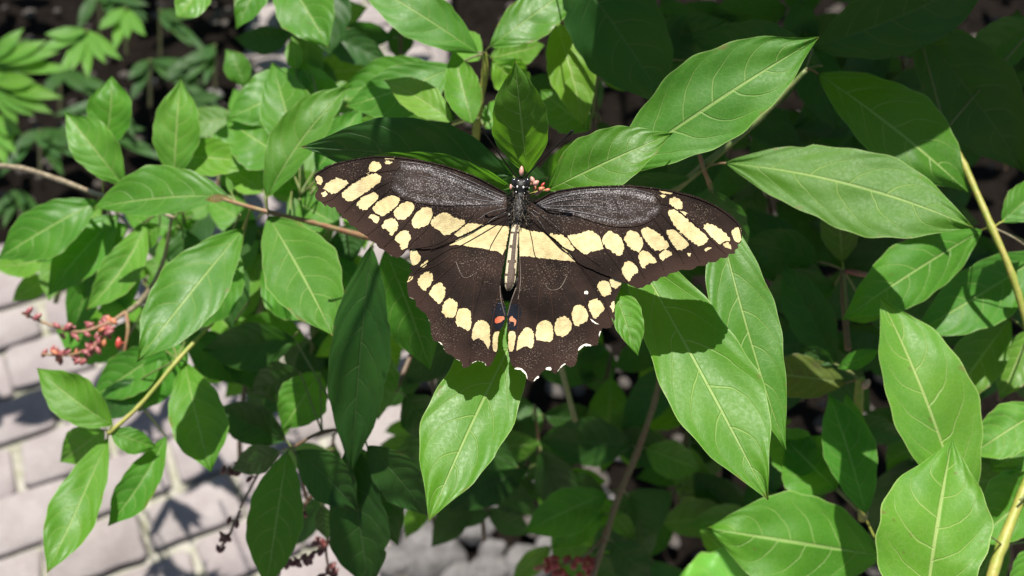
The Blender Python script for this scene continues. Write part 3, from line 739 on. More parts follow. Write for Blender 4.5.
# left forewing
LFW = [(507,196),(503,192),(497.5,188.5),(488,182.5),(477.5,177),(460,170),(440,164),(421,160),(402.5,157),(387.5,156),(372,156),(360,158),(341,161.5),(325,166.6),(315,174),(314.5,179),(317,186),(318.5,189),(315,193.5),(315.6,198.5),(322,203),(325.5,206.5),(327,205),(331,208),(335,207),(337,212),(341,214),(342,218),(347,219.5),(350,225),(356,228),(360,232.5),(367,236),(370,240),(376,243),(379,248),(385,251),(391,256),(397.5,258),(402.5,255),(407.5,249),(418,249),(432,249),(450,242),(470,232),(490,222),(507,214)]
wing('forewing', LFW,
  [
   (C_, [(383.5,157.4),(395,156.9),(394,159),(385,159.2)], False, .15), (C_, [(366,173.2),(369.5,172.2),(369,174.8),(366.5,174.8)], False, .2)]
  + cr([(314.5,179),(319,174.6),(323.5,180),(319.5,187)], [(322,189),(328,181.5),(338.5,177.5),(349.5,182),(344,187.5),(332.5,195),(327,190.5)], [(320.3,193.5),(325,191.2),(328.5,194),(324,197)],
     [(368.6,170),(370.6,162.2),(376,161),(381.8,164.5),(380.4,169.6),(372.2,172)], [(382,162),(387.5,160.4),(393,162),(389,164.3)],
     [(340.4,194),(353.5,183.5),(368.5,174.8),(376.5,172.6),(382,176.6),(378.5,183.5),(364.5,193.5),(351,201.8),(345.5,200.8)],
     [(356.5,203),(362,196.5),(374.5,191.3),(379,196),(374.5,203.6),(364,211.2),(358.6,207.3)],
     [(372,208.5),(379.6,200.3),(392.7,194.2),(401,199),(396.5,206.5),(384,216),(377,214.5)],
     [(393.4,211),(399.5,204.8),(409,200.2),(415.2,205.4),(412.5,212.5),(404,220.6),(395.6,219)],
     [(411,223),(413.5,215.6),(420,208.3),(430.6,207.2),(433,213),(432.5,219.5),(428.3,225),(415.5,229.2)],
     [(429.5,222.5),(436,215.6),(445,211.4),(454.5,217.6),(467,221),(461,227.4),(445,236.6),(439.5,229.8),(433.5,227.8)],
     [(468,222.8),(487,225),(473,230.4),(458,237),(453,234),(462,227.8)],
     [(367.5,218),(372.5,213.5),(380.6,218),(376,224.6),(373.2,220.3)], [(380,227.8),(385.6,219.4),(394,218),(398.8,224),(396.5,230.5),(390.5,236.4),(388.6,229.6)],
     [(393.4,239.2),(400.6,231.4),(407.7,230.3),(411,236),(408,245.6),(402,251.4),(398.6,242.4)])
  + [(EDG, [(386,252.5),(392,255.6),(391.5,257),(385.5,254)], False, .2), (7, [(352,209),(357,210),(354,213)], True, .4)],
  [([(505,193),(490,184.6),(470,174.8),(440,165.2),(405,158.8),(370,157.6),(335,164.5),(317,174)], 1.0, .5, 0),
   ([(504,196),(488,189.5),(470,181),(445,171),(420,164),(400,161.5)], .5, .4, 3), ([(502,201.5),(484,196),(462,188),(438,180),(418,175)], .5, .2, 3), ([(500,202.6),(474,199),(446,193),(424,188)], .45, .15, 3), ([(503,199.5),(488,193),(468,184),(446,175.5),(424,169.5)], .7, .4, 3), ([(506,208),(490,212),(480,218)], .35, .15, 3), ([(506,212),(494,218),(488,223)], .35, .15, 3),
   ([(503,204),(470,205),(440,205.5),(418,203),(400,197.5),(391,188),(393,176),(400,166)], .6, .45, 0),
   ([(396,170),(382,171.8),(366,174.2),(352,182.2),(341.5,190.5),(332,199),(322,203)], .4, .3, 0), ([(393,181),(382,185.5),(371,192.5),(361,196.8),(354,202.6),(344,213)], .4, .3, 0), ([(391,188),(382,196.8),(372,205),(366,211.6),(357,222)], .4, .3, 0),
   ([(402,198),(398.6,204.6),(391,213),(384.6,219),(378,226.6),(366,236)], .4, .3, 0), ([(418,203),(414.5,213),(407.6,222),(400,231),(384,247)], .4, .3, 0), ([(436,206),(433.6,214),(429.2,223.6),(424,232),(412,243),(402,254)], .4, .3, 0),
   ([(498,205),(486,222),(455,240),(430,250)], .4, .3, 0), ([(480,206),(466,223),(440,243),(412,249)], .4, .3, 0)],
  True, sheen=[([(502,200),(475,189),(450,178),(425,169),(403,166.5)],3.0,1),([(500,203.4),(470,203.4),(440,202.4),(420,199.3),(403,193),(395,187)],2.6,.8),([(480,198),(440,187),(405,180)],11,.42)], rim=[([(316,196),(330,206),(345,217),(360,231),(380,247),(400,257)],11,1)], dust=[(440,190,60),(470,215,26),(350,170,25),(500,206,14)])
# right forewing
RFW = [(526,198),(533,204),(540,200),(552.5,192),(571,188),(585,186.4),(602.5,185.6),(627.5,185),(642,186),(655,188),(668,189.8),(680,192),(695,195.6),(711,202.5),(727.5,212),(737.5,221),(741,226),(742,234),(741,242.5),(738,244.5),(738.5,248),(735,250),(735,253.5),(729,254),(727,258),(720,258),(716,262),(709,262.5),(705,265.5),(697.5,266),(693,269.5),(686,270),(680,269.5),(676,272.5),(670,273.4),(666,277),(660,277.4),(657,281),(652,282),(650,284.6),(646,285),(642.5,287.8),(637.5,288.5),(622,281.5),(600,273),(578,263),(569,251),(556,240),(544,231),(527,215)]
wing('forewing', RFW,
  [
   (C_, [(659,190.6),(674,192.2),(671,194.2),(662,192.6)], False, .2), (C_, [(679.6,210.6),(683,211),(687.4,213.4),(685,215.6)], False, .25), (C_, [(704,249.4),(708,247),(711.5,248),(706,251.4)], False, .3), (C_, [(687,253),(691,253),(690.4,256.6),(688,256)], False, .3)]
  + cr([(730.4,231),(739,226.6),(741.6,232.5),(740.6,241.6),(735.6,243.2)], [(701.4,225.6),(709,223),(720.5,228.6),(729.7,237.3),(730,241.6),(724,241.2),(719.6,244.6),(710.6,236.4)],
     [(721.5,244.2),(727.5,242),(731.8,246),(730,249.4)], [(668.6,203),(670.6,198),(677.7,197.3),(682.7,203.6),(681.4,210.2),(673.7,207.4)], [(658.6,194),(668,195.4),(663,198.4)],
     [(667.6,214),(669.7,208.8),(676,209.8),(690.3,222),(705.5,234.5),(709,241),(700.3,246.4),(693.6,243),(677,229.2)],
     [(665.4,231),(670,228.6),(679.3,231.9),(688.8,242.3),(688,246.6),(680,250.8),(673.6,246.5)],
     [(639.3,231),(645,226.7),(655.3,230.4),(666.6,240.6),(670,247.3),(657,251.8),(649.6,246.5)],
     [(623.3,238.8),(628.8,230.3),(636.4,231.2),(643.2,240),(642.6,248),(637.5,252.8),(629.6,248)],
     [(601.3,240.6),(607.3,231.3),(612.7,231.2),(620.5,237),(624.7,245),(621,256.8),(614.6,253.6),(603.6,245.4)],
     [(565.6,235.6),(577.5,234.4),(590.2,229.7),(598.2,235),(604.4,246.8),(599,251),(591,251),(586,255.6),(575.6,248.6)],
     [(546,232.4),(565,235.8),(575.4,249.2),(572.5,251.3),(557.5,244.5)],
     [(658.4,256),(663,250.3),(669.3,250.4),(673.2,255),(666.5,257.4),(663,261.8)], [(637.3,253.8),(644,249.8),(651.5,254.6),(656.8,261),(655.3,263.6),(647.8,263),(644.4,269.6),(640.6,266.2)],
     [(621.3,270),(623.8,263.3),(628.2,260.2),(635.6,264.6),(639.6,272.2),(632.7,274.4),(629.3,283),(623.4,276.3)]),
  [([(534,203),(552,193),(572,189),(602,186.7),(640,187),(680,193.4),(712,204.6),(736,222),(741.5,236)], 1.0, .55, 0),
   ([(536,205),(552,197),(575,191.6),(602,189),(630,189),(652,194)], .5, .4, 3), ([(541,205.6),(560,201),(590,198),(618,199)], .6, .2, 3), ([(541,206.4),(562,206),(590,206),(616,210),(634,216)], .5, .2, 3), ([(543,207.4),(566,210),(590,214),(612,219)], .6, .3, 3), ([(540,204.4),(556,198.4),(580,194),(606,192.6)], .7, .4, 3), ([(533,210),(548,220),(560,230)], .35, .15, 3), ([(531,212),(540,222),(545,230)], .35, .15, 3),
   ([(540,208),(570,214),(602,224),(626,227),(645,223.5),(659,214),(662,204),(655,196)], .6, .45, 0),
   ([(658,209),(666,219),(676,230),(688,241.8),(694,252),(700,262)], .4, .3, 0), ([(661,204),(674,208),(690,220),(707,235.5),(716,245),(726,254)], .4, .3, 0), ([(652,217),(662,230),(669.4,244),(678,252.5),(684,264)], .4, .3, 0),
   ([(639,224),(641.8,235),(647.6,246.4),(657.4,256),(664,270)], .4, .3, 0), ([(622,226),(622.6,236),(626.5,248),(636.6,264),(645,278)], .4, .3, 0), ([(596,222),(599.8,235),(604.4,248),(612,259),(620,270),(628,283)], .4, .3, 0),
   ([(533,207),(552,226),(566,236),(576,248.5),(600,266)], .5, .35, 0), ([(532,209),(544,230),(556,240)], .4, .3, 0), ([(741,229),(745,233),(748,238)], .55, .2, 0)],
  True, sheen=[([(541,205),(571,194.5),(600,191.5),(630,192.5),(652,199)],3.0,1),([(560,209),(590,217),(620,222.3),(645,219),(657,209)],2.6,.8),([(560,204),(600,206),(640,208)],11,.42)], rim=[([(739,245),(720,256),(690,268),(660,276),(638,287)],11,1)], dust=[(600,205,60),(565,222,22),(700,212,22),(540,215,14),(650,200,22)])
# left hindwing
LHW = [(510,216),(480,221),(440,243),(413,245),(410,249),(410,257.5),(412,265),(409,268),(412.5,271),(409,275),(407,283),(407.5,291),(409,297.5),(414,299),(416,301),(415.6,305.6),(420.6,310),(425.6,314),(427,316.5),(430.6,323),(431,330),(432,336),(433.8,341),(439,342),(443,346),(444.4,351),(447.5,353.5),(451,355),(456,359),(461,361.5),(463,368),(466,367.4),(469,367),(471.5,363.2),(478,360.6),(484,362.6),(487,367),(490,366),(492,363),(495,357),(497,352),(497.6,344),(498,337),(500,330.5),(502.6,327),(504.6,322),(506.4,316),(505.6,308),(503,298),(500.5,290),(500.3,284),(501.2,277),(503.6,265),(506,250),(508.6,236),(511,225)]
wing('hindwing', LHW,
  [
   (C_, [(449,245.4),(458,239.5),(470,233),(487,225),(500,225.6),(509.6,226.6),(508,236),(505.4,249),(502.6,255.5),(500.5,253),(497,251),(489,250),(480,248),(470,246.5),(458,244.6)], False, .3),
   (BLU, [(491.5,309),(497,303),(504.5,304),(507,312),(506,324),(501,330),(495,330),(492.5,320)], True, .35)]
  + cr([(409.6,250.6),(415,248.2),(418,253.6),(421.6,257),(417.8,264.3),(412.3,266),(409.6,257.5)], [(419.5,266.4),(427.8,259.4),(428.5,263.3),(422.6,268)], [(406.8,283),(408.8,277),(412.9,273.4),(412.7,278.6)],
     [(416.8,281),(423.6,272.2),(430.4,271.8),(433.6,277),(431,284.5),(424,292),(419.4,286.3)], [(428.3,294),(433.5,285.3),(440.3,282.2),(445.8,288),(444.6,296.5),(439,305.4),(434.4,299.4)],
     [(441.2,311),(445.4,300),(451,298.2),(458.3,303.6),(455.7,315.5),(451,319),(444.4,315.5)], [(455.5,324.8),(456.4,316),(458.4,310),(464,307.2),(470.6,310.5),(471.8,319),(470,332),(462.5,327.6)],
     [(471.5,340.6),(473.3,326),(479.6,319.2),(488,322),(490.2,331),(489.2,350.4),(485,342.8),(479,337.8)])
  + [(C_, [(493,332.4),(500,330.5),(498,337),(497.5,352),(492.4,351)], True, .2), (ORG, [(494.2,319.5),(498.4,316.2),(503.6,316),(505,319),(501.4,322),(495.4,323.6)], True, .3),
     (W_, [(437.5,341.2),(442,343.4),(444.8,350.4),(442.6,350.8),(440.4,346)], True, .12), (W_, [(455.4,359),(460.6,361),(463.2,367.8),(461.2,367.4),(458.6,363.4)], True, .12),
     (W_, [(470.4,366),(472.4,362.4),(478,360.4),(484.6,362.6),(487,367),(483,364.8),(478,363.4),(473.6,364.8)], True, .12), (W_, [(426.6,317),(430,321.5),(430.6,326),(428,322.4)], True, .12), (EDG, [(409,296.6),(414,298.6),(413,300.6),(409.6,299)], True, .2)],
  [([(507,219),(494,240),(489,252),(482,284),(472,322),(470,362)], .45, .4, 0), ([(505,220),(478,236),(458,247),(448,250),(420,268),(409,280)], .5, .35, 0),
   ([(456,262),(462,276),(468,277.5),(476,273)], .5, .35, 8), ([(462,276),(452,288),(445.2,298.6),(440,308),(434,322)], .4, .3, 7), ([(468,277),(461,300),(457.4,310),(453.8,324),(452,350)], .4, .3, 7),
   ([(476,273),(473.4,300),(472.3,322),(470.8,340),(469,364)], .4, .3, 7), ([(456,262),(442,275),(433.8,283.6),(426.6,293.4),(420,303)], .4, .3, 7), ([(458,250),(436,265),(420,271),(410,276)], .4, .3, 7), ([(500,288),(492.6,320),(491,350),(489.6,366)], .5, .4, 7), ([(505,316),(501,300),(500,286)], .5, .5, 8)],
  False, rim=[([(409,285),(418,307),(432,330),(445,350),(462,364),(488,364)],13,.8)], dust=[(484,266,26),(462,262,16),(500,300,10),(440,335,30),(480,350,18)])
# right hindwing
RHW = [(524,216),(545,222),(575,240),(600,262),(622,279),(620,290),(617,296),(615,301),(614.4,311),(615,319),(612,327),(607,328.4),(602.5,328),(600.8,331.6),(599,337),(597.8,345),(591,346),(584,346),(578.4,351),(577,358),(575.6,364.5),(571,367.6),(565,364.5),(561,367.4),(557.5,371.6),(556,374.5),(551,371),(546,369.4),(541,372.6),(539,377.5),(532.5,382.4),(527.4,379.6),(525.8,374.5),(521,370),(514.5,369),(512.6,366),(510,361),(508,350),(508.6,337),(507,328),(507.2,316),(508.6,308),(512,298),(516,288),(518,279),(519,262),(519,248),(519.5,232),(518,226)]
wing('hindwing', RHW,
  [
   (C_, [(518.6,227),(530,230.6),(544,232.8),(557,245),(570,252.8),(578,262.6),(572,261.4),(560,260),(540,258),(530,256.4),(519.4,256.4),(519.2,240)], False, .3),
   (BLU, [(508,309),(512,303),(519,304.5),(522,311),(519,321),(516,330),(509,330.5),(507.4,320)], True, .35)]
  + cr([(608.4,280.6),(614,275),(619.3,277.6),(622,284),(614,289.8)], [(596.6,286),(600.3,280.4),(608.2,281),(613,293),(602.5,297),(598.4,291.3)], [(610.2,307.5),(612.3,301.6),(615,300.6),(614,314.4)],
     [(587.2,302.5),(595,298),(603,302.2),(604.8,310),(597.7,316),(595,319.8),(589.5,310.4)], [(571.2,312),(575.6,304.8),(582.7,304.8),(588.3,313.6),(588.2,320.5),(576,327),(572.4,320.5)],
     [(553.6,326),(558.6,316.7),(566.2,316.3),(571.4,322.2),(571.3,330.3),(563.8,337),(555.4,334.3)], [(535.2,340),(536.3,325.7),(542.3,320.2),(550.3,321.2),(553.4,328),(552.8,342),(541,340.6)],
     [(515.3,351.6),(518.3,335.6),(526,326.7),(532.9,329.6),(534.7,337.8),(532.3,349),(525,345.6)])
  + [(C_, [(508,331.5),(515,331),(515.8,337),(513.2,351.5),(508.4,352)], True, .2), (ORG, [(509,317),(513.4,316.2),(516.4,321),(515,326.4),(509.6,326)], True, .3), (BLU, [(510,322),(513.6,321),(514.6,326),(510.6,327)], True, .3),
     (W_, [(514.4,368),(521,367.6),(526.4,372.8),(527.6,379.4),(525,378),(521.6,372.4),(516,371)], True, .12), (W_, [(532.4,382),(537.6,375.6),(539.6,377.4),(536,381)], True, .12), (W_, [(545,368.6),(549.5,366.6),(552,369),(549,371)], True, .12),
     (W_, [(556.2,374),(560.4,366.8),(565,362.8),(566,365),(561.6,368.8),(558.6,374.2)], True, .12), (W_, [(577.6,351),(579.6,346.8),(585,343.4),(592,344.8),(590,347),(581.6,349.6)], True, .12), (W_, [(598.6,336.6),(599.6,330.6),(602,331.6),(600.6,337.6)], True, .12), (W_, [(589.6,318),(595,322),(600,325),(594,323.4)], True, .2), (W_, [(584,291.4),(587.4,290.6),(588.2,294),(585,294.6)], True, .2)],
  [([(527,219),(532,240),(536,258),(552,288),(554,330),(553,372)], .45, .4, 0), ([(529,220),(545,233),(562,250),(572,256),(590,281),(606,310)], .5, .35, 0),
   ([(531,221),(548,236),(570,256),(586,272),(604,300),(612,326)], .4, .35, 0), ([(567,276),(560,288),(550,290),(545,284)], .5, .35, 8), ([(567,277),(581,296),(588.2,311),(591,322),(599,336)], .4, .3, 7),
   ([(560,288),(569,305),(571.8,318),(574,340),(577,362)], .4, .3, 7), ([(550,290),(553.2,318),(553.8,335),(556,373)], .4, .3, 7), ([(540,288),(537,315),(535,330),(533.8,350),(532,381)], .4, .3, 7), ([(518,262),(519,300),(517,340),(513,367)], .5, .45, 7), ([(507.4,316),(511,302),(516,288)], .5, .5, 8), ([(519.8,257),(520.6,280),(518,300)], .4, .4, 8)],
  False, rim=[([(613,318),(598,340),(577,360),(555,371),(530,378),(514,366)],13,.8)], dust=[(545,274,28),(565,268,16),(522,285,16),(570,350,30),(530,360,20)])

# body: one continuous lofted mesh (head, thorax, abdomen) with spots and hair
bm_black = simple('body_black', (.004, .004, .004), (.010, .009, .008), 2500, .42, .22, .0001)
bm_cream = simple('body_cream', (.46, .39, .24), (.58, .51, .35), 3000, .6, .3, .0002)
bm_white = simple('body_white', (.75, .74, .68), (.8, .78, .74), 3000, .5, .4)
bm_brown = simple('body_stripe', (.035, .02, .014), (.12, .085, .06), 3500, .6, .3, .0002)
bm_hair = simple('body_hair', (.16, .13, .09), (.10, .08, .055), 900, .5, .4)
bm_eye = simple('eye_black', (.010, .010, .012), (.02, .02, .022), 900, .12, .8, .00002)
prof = [(521.5, 176.5, 1.5), (521.4, 178, 5.2), (521.3, 181, 8.0), (521.1, 185, 8.8), (520.8, 189, 8.0), (520.4, 193, 7.0), (520, 196, 8.2), (519.6, 200, 9.4), (519.2, 206, 10), (518.6, 212, 9.6), (517.8, 218, 8.0), (516.6, 223.5, 5.4), (515.4, 228, 4.6), (514.4, 236, 4.8), (513.2, 248, 5.4), (512, 260, 5.9), (510.9, 271, 6.2), (510.1, 280, 6.1), (509.4, 285, 4.8), (508.8, 289, 3.0), (508.5, 291, .8)]
mb = MB(); SEG = 24; vs_ = []; fs_ = []; mis = []
PR = catmull(prof, 4)
for (x, y, r) in PR:
    for k in range(SEG):
        an = 2*math.pi*k/SEG
        px = x + r*math.cos(an)
        d = wdepth(517, y, True) + .0012 - (r*math.sin(an)*.95)/F*.27
        vs_.append(at(px, y, d))
for i in range(len(PR)-1):
    x, y, r = PR[i]
    ringd = y > 228 and i % 5 == 0
    for k in range(SEG):
        an = 2*math.pi*(k+.5)/SEG; cs, sn = math.cos(an), math.sin(an)
        if y < 224: m = 0
        elif y > 284: m = 3 if sn > .2 and abs(cs) < .75 else 1
        else:
            wst = .24+.40*(y-226)/56
            m = 3 if (abs(cs-.16+.12*(y-226)/56) < wst and sn > 0) else (1 if sn > -.35 else 0)
            if sn > 0 and abs(cs) > .88: m = 0
            if ringd and WR.random() < .6: m = 3
        mis.append(m)
        fs_.append([i*SEG+k, i*SEG+(k+1) % SEG, (i+1)*SEG+(k+1) % SEG, (i+1)*SEG+k])
mb.add(vs_, fs_); mb.mi = mis
def dtop(y, r): return wdepth(517, y, True)+.0012-(r*.95)/F*.27
for x, y, rx, ry, r in [(517.3, 186.8, 1.0, 1.7, 7.9), (523.4, 187.3, 1.25, 1.6, 8.1), (516.4, 192, 1.1, 1.1, 5.4), (524, 193, 1.2, 1.3, 5.3), (518.6, 181, .9, 1.1, 7), (523.8, 181.6, .9, 1.2, 7), (512.5, 187, .8, 1.6, 3), (529, 188, .7, 1.2, 3), (509.6, 214.5, 1.5, 1.1, 5.5), (530.5, 217, 1.8, 1.3, 3), (511.6, 211.4, 1.0, 1.6, 5)]:
    s = .27/F
    mb.ball(at(x, y, dtop(y, r)), rx*s*.85, ry*s*.85, .6*s, (RT, UP, FW), 8, 6, mi=2)
HR = random.Random(11)
def hair(x0, y0, d0_, ang, ln, mi, wd=.24):
    dx, dy = math.cos(ang)*ln, math.sin(ang)*ln
    s = .27/F
    p0 = at(x0, y0, d0_); p1 = at(x0+dx*.55, y0+dy*.55+.3, d0_-.0005); p2 = at(x0+dx, y0+dy+HR.uniform(-.5, .8), d0_-.0002+HR.uniform(-.0004, .0006))
    mb.tube([p0, p1, p2], [wd*s, wd*.8*s, wd*.25*s], 4, mi)
for q in range(520):
    sd = HR.choice((-1, 1)); y = HR.uniform(190, 224); xr = 9.2 if y > 196 else 8
    hair(519.6+sd*xr*HR.uniform(.55, 1.05), y, dtop(y, 4)+HR.uniform(-.001, .0008), (0 if sd > 0 else math.pi)+HR.uniform(-.2, 1.2)*sd, HR.uniform(2, 5.5), HR.choice((4, 0, 0, 0, 0, 3)))
for q in range(260):
    y = HR.uniform(194, 223); xo = HR.uniform(-9, 9); hair(519.4+xo, y, dtop(y, 10*math.sqrt(max(.05, 1-(xo/10.5)**2))), math.pi/2+HR.uniform(-.7, .7), HR.uniform(2, 4.5), HR.choice((0, 0, 0, 4)), .2)
for q in range(60):
    y = HR.uniform(178, 200); hair(521+HR.uniform(-8, 8), y, dtop(y, 5.5), HR.uniform(-2.4, -.7), HR.uniform(1.2, 3.4), 0)
for xo in (-5.2, 4.6):
    P = [(519.8+xo*.75, 195), (519.2+xo*.95, 203), (518.4+xo*.9, 212), (517.4+xo*.55, 221)]
    mb.tube([at(p[0], p[1], dtop(p[1], 8.1)) for p in catmull(P, 5)], [.45*.27/F]*16, 5, 4)
mb.build('body', [bm_black, bm_cream, bm_white, bm_brown, bm_hair], bf)
for x in (514.2, 527.6):
    e_ = MB(); s = .27/F
    e_.ball(at(x, 181.6, dtop(181.6, 3.2)), 3.4*s, 4.3*s, 3.8*s, (RT, UP, FW), 16, 10)
    e_.build('eye', bm_eye, bf)
for P in ([(517.5, 177.5, .2735), (510, 169, .268), (498, 152, .262), (486, 135, .258), (481.5, 127, .257)], [(525.5, 177.5, .2735), (534, 168, .268), (549, 153, .262), (563, 140, .259), (573, 130.5, .257)]):
    an_ = MB(); Q = catmull(P, 10); nq = len(Q)
    an_.tube([at(*p) for p in Q], [(.75 if i < nq*.78 else .75+.75*math.sin(min(1, (i-nq*.78)/(nq*.20))*math.pi*.75))*.26/F for i in range(nq)], 7)
    an_.build('antenna', bm_black, bf)
# legs gripping the leaf
for sx in (-1, 1):
    for k_, (yy, l_) in enumerate([(188, 9), (196, 13), (204, 12)]):
        lg = MB(); s = .27/F
        lg.tube([at(520+sx*5, yy, .276), at(520+sx*(9+l_*.4), yy-3, .279), at(520+sx*(10+l_*.6), yy-1, .286)], [.9*s, .7*s, .4*s], 6)
        lg.build('leg', bm_black, bf)
for y in range(160, 370, 12):
    for x in range(316, 742, 14):
        for P in (LFW, RFW, LHW, RHW):
            if inside((x, y), P): LIT.append(at(x, y, wdepth(x, y, True))); break

# ------------------------------------------------------------------ dim shoots filling the depth of the shrub
FR = random.Random(17)
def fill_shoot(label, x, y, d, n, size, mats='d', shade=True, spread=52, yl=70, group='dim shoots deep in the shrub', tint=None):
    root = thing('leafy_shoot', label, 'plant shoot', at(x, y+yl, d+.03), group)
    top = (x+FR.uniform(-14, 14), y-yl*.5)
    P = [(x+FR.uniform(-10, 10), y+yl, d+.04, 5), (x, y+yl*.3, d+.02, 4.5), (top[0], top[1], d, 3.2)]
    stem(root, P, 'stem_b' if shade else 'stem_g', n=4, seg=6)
    for q in range(n):
        t = q/max(1, n-1); nx = x+(top[0]-x)*t+FR.uniform(-2, 2); ny = y+yl*.5+(top[1]-y-yl*.5)*t
        nd = d+.02*(1-t)
        an = q*2.4+FR.uniform(-.4, .4); L_ = size*FR.uniform(.75, 1.2)
        r0 = size*.12
        bx, by = nx+math.cos(an)*r0, ny+math.sin(an)*r0
        tx, ty = nx+math.cos(an)*L_, ny+math.sin(an)*L_*.9+8
        dd = FR.uniform(-.03, .035)
        leaf(root, (bx, by), (tx, ty), L_*FR.uniform(.19, .25), L_*FR.uniform(.19, .25), nd, nd+dd, bow=FR.uniform(-8, 8), fold=FR.uniform(-.4, .1),
             m=FR.choice(mats), node=(nx, ny, nd), shade=shade, nu=14, nv=3, free=False, lean=FR.uniform(-.65, -.25) if shade else FR.uniform(.3, .7), tint=tint)
    return root
DIM = 'dark leafy shoot deep in the shade behind the sunlit leaves'
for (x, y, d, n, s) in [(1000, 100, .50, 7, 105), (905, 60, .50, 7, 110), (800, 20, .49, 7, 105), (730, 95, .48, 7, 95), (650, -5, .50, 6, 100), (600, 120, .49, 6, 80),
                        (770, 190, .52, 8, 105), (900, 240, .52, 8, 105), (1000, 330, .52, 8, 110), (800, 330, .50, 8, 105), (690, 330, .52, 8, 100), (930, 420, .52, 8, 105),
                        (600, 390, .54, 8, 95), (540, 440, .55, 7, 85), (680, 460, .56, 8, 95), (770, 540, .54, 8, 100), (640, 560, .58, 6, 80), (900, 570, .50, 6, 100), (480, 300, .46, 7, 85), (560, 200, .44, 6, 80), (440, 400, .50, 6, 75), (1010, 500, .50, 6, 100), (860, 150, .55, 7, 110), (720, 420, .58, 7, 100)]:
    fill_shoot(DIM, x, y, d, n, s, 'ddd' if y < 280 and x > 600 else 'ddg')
# sunlit growth further down, seen through the gaps left of the butterfly
LOWL = 'bright yellow-green shoot low down, seen through the gap left of the hindwing'
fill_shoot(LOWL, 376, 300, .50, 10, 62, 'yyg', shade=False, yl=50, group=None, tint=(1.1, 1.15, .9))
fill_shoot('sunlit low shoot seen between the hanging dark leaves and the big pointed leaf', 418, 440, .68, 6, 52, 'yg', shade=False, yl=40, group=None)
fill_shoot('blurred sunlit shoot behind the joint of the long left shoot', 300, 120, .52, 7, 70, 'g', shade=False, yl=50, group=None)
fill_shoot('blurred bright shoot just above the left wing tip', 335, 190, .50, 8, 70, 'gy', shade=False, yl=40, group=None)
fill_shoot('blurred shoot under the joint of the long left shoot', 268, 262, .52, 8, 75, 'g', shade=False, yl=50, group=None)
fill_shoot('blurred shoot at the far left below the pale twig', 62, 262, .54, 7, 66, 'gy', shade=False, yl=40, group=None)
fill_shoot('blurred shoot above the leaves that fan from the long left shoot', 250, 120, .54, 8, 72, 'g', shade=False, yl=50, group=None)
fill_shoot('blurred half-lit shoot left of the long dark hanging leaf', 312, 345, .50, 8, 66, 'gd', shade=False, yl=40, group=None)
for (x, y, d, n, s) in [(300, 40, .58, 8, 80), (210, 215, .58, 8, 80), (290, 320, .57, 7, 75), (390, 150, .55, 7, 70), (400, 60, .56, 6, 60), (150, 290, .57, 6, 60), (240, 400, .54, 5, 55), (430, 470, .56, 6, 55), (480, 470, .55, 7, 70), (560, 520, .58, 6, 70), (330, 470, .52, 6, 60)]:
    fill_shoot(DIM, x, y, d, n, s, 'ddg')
fill_shoot('blurred shoot under the leaf lying across the left twig', 185, 232, .52, 8, 58, 'g', shade=False, yl=40, group=None)
fill_shoot('blurred lit shoot between the pink buds and the long left shoot', 120, 290, .54, 6, 52, 'g', shade=False, yl=30, group=None)
fill_shoot('half-shaded blurred shoot behind the narrow leaf at the left', 205, 300, .52, 6, 62, 'g', shade=False, yl=50, group=None)
# shoots entering at the top left
t_ = shoot('T', 'shoot entering at the top edge left of centre with one big sunlit leaf pointing down', (300, -40, .45))
stem(t_, [(330, -80, .47, 5), (300, -50, .455, 5), (268, -40, .45, 4)], 'stem_g')
leaf(t_, (278, -34), (328, 48), 28, 30, .425, .415, bow=-4, pk=.5, node=(285, -45, .452), tint=(1, 1.05, 1.0))
leaf(t_, (268, -36), (236, 29), 16, 16, .45, .45, node=(268, -40, .45), tint=(.9, 1, 1))
leaf(t_, (320, -40), (330, 58), 26, 26, .47, .48, m='d', shade=True, node=(300, -50, .455))
leaf(t_, (318, 30), (390, 62), 16, 18, .50, .51, m='d', shade=True, node=(320, -20, .48))
u_ = shoot('U', 'shoot with one small rounded leaf tip poking in at the top left edge', (215, -40, .45))
stem(u_, [(235, -70, .46, 4), (214, -36, .45, 3)], 'stem_g')
leaf(u_, (212, -28), (176, 18), 17, 18, .445, .44, bow=-3, pk=.6, m='y', node=(214, -36, .45), tint=(.9, 1, .9))

# ------------------------------------------------------------------ lance-leaved plants at the upper left
def lance_plant(label, o, d, tips, wd=5.5, mat='y'):
    root = thing('lance_leaved_plant', label, 'plant', at(o[0], o[1], d+.1), 'lance-leaved plants by the path')
    stem(root, [(o[0], o[1]+46, d+.16, 3), (o[0], o[1]+10, d+.03, 3), (o[0], o[1], d, 2.5)], 'stem_g', n=4, seg=6)
    for i, tp in enumerate(tips):
        leaf(root, o, tp, wd, wd, d, d-.02, bow=FR.uniform(-3, 3), m=mat, nu=14, nv=3, fold=-.3, lean=.6, curl=.05, tint=(.75, .9, .9) if mat == 'y' else None, node=(o[0], o[1]+3, d+.01))
lance_plant('lance-leaved plant fanning out like fingers near the top left', (86, 30), .95, [(58, 74), (88, 80), (122, 60), (36, 52), (106, 64), (44, 34), (72, 72)], 6)
lance_plant('lance-leaved plant cut by the left edge with pale shining blades', (-8, 82), .92, [(64, 98), (54, 114), (18, 124), (36, 82), (34, 116)], 8, 'g')
lance_plant('lance-leaved plant with a long horizontal blade above the shining one', (-14, 62), .98, [(76, 68), (48, 40), (60, 52), (30, 88), (24, 28)], 7)
lance_plant('lance-leaved plant hanging one pale blade between the two dark gaps', (126, 8), 1.0, [(114, 52), (146, 36), (128, 40), (98, 30)], 6)
lance_plant('lance-leaved plant low at the left edge beside the pale twig', (-10, 116), .95, [(16, 154), (6, 166), (-14, 170), (22, 134)], 9)
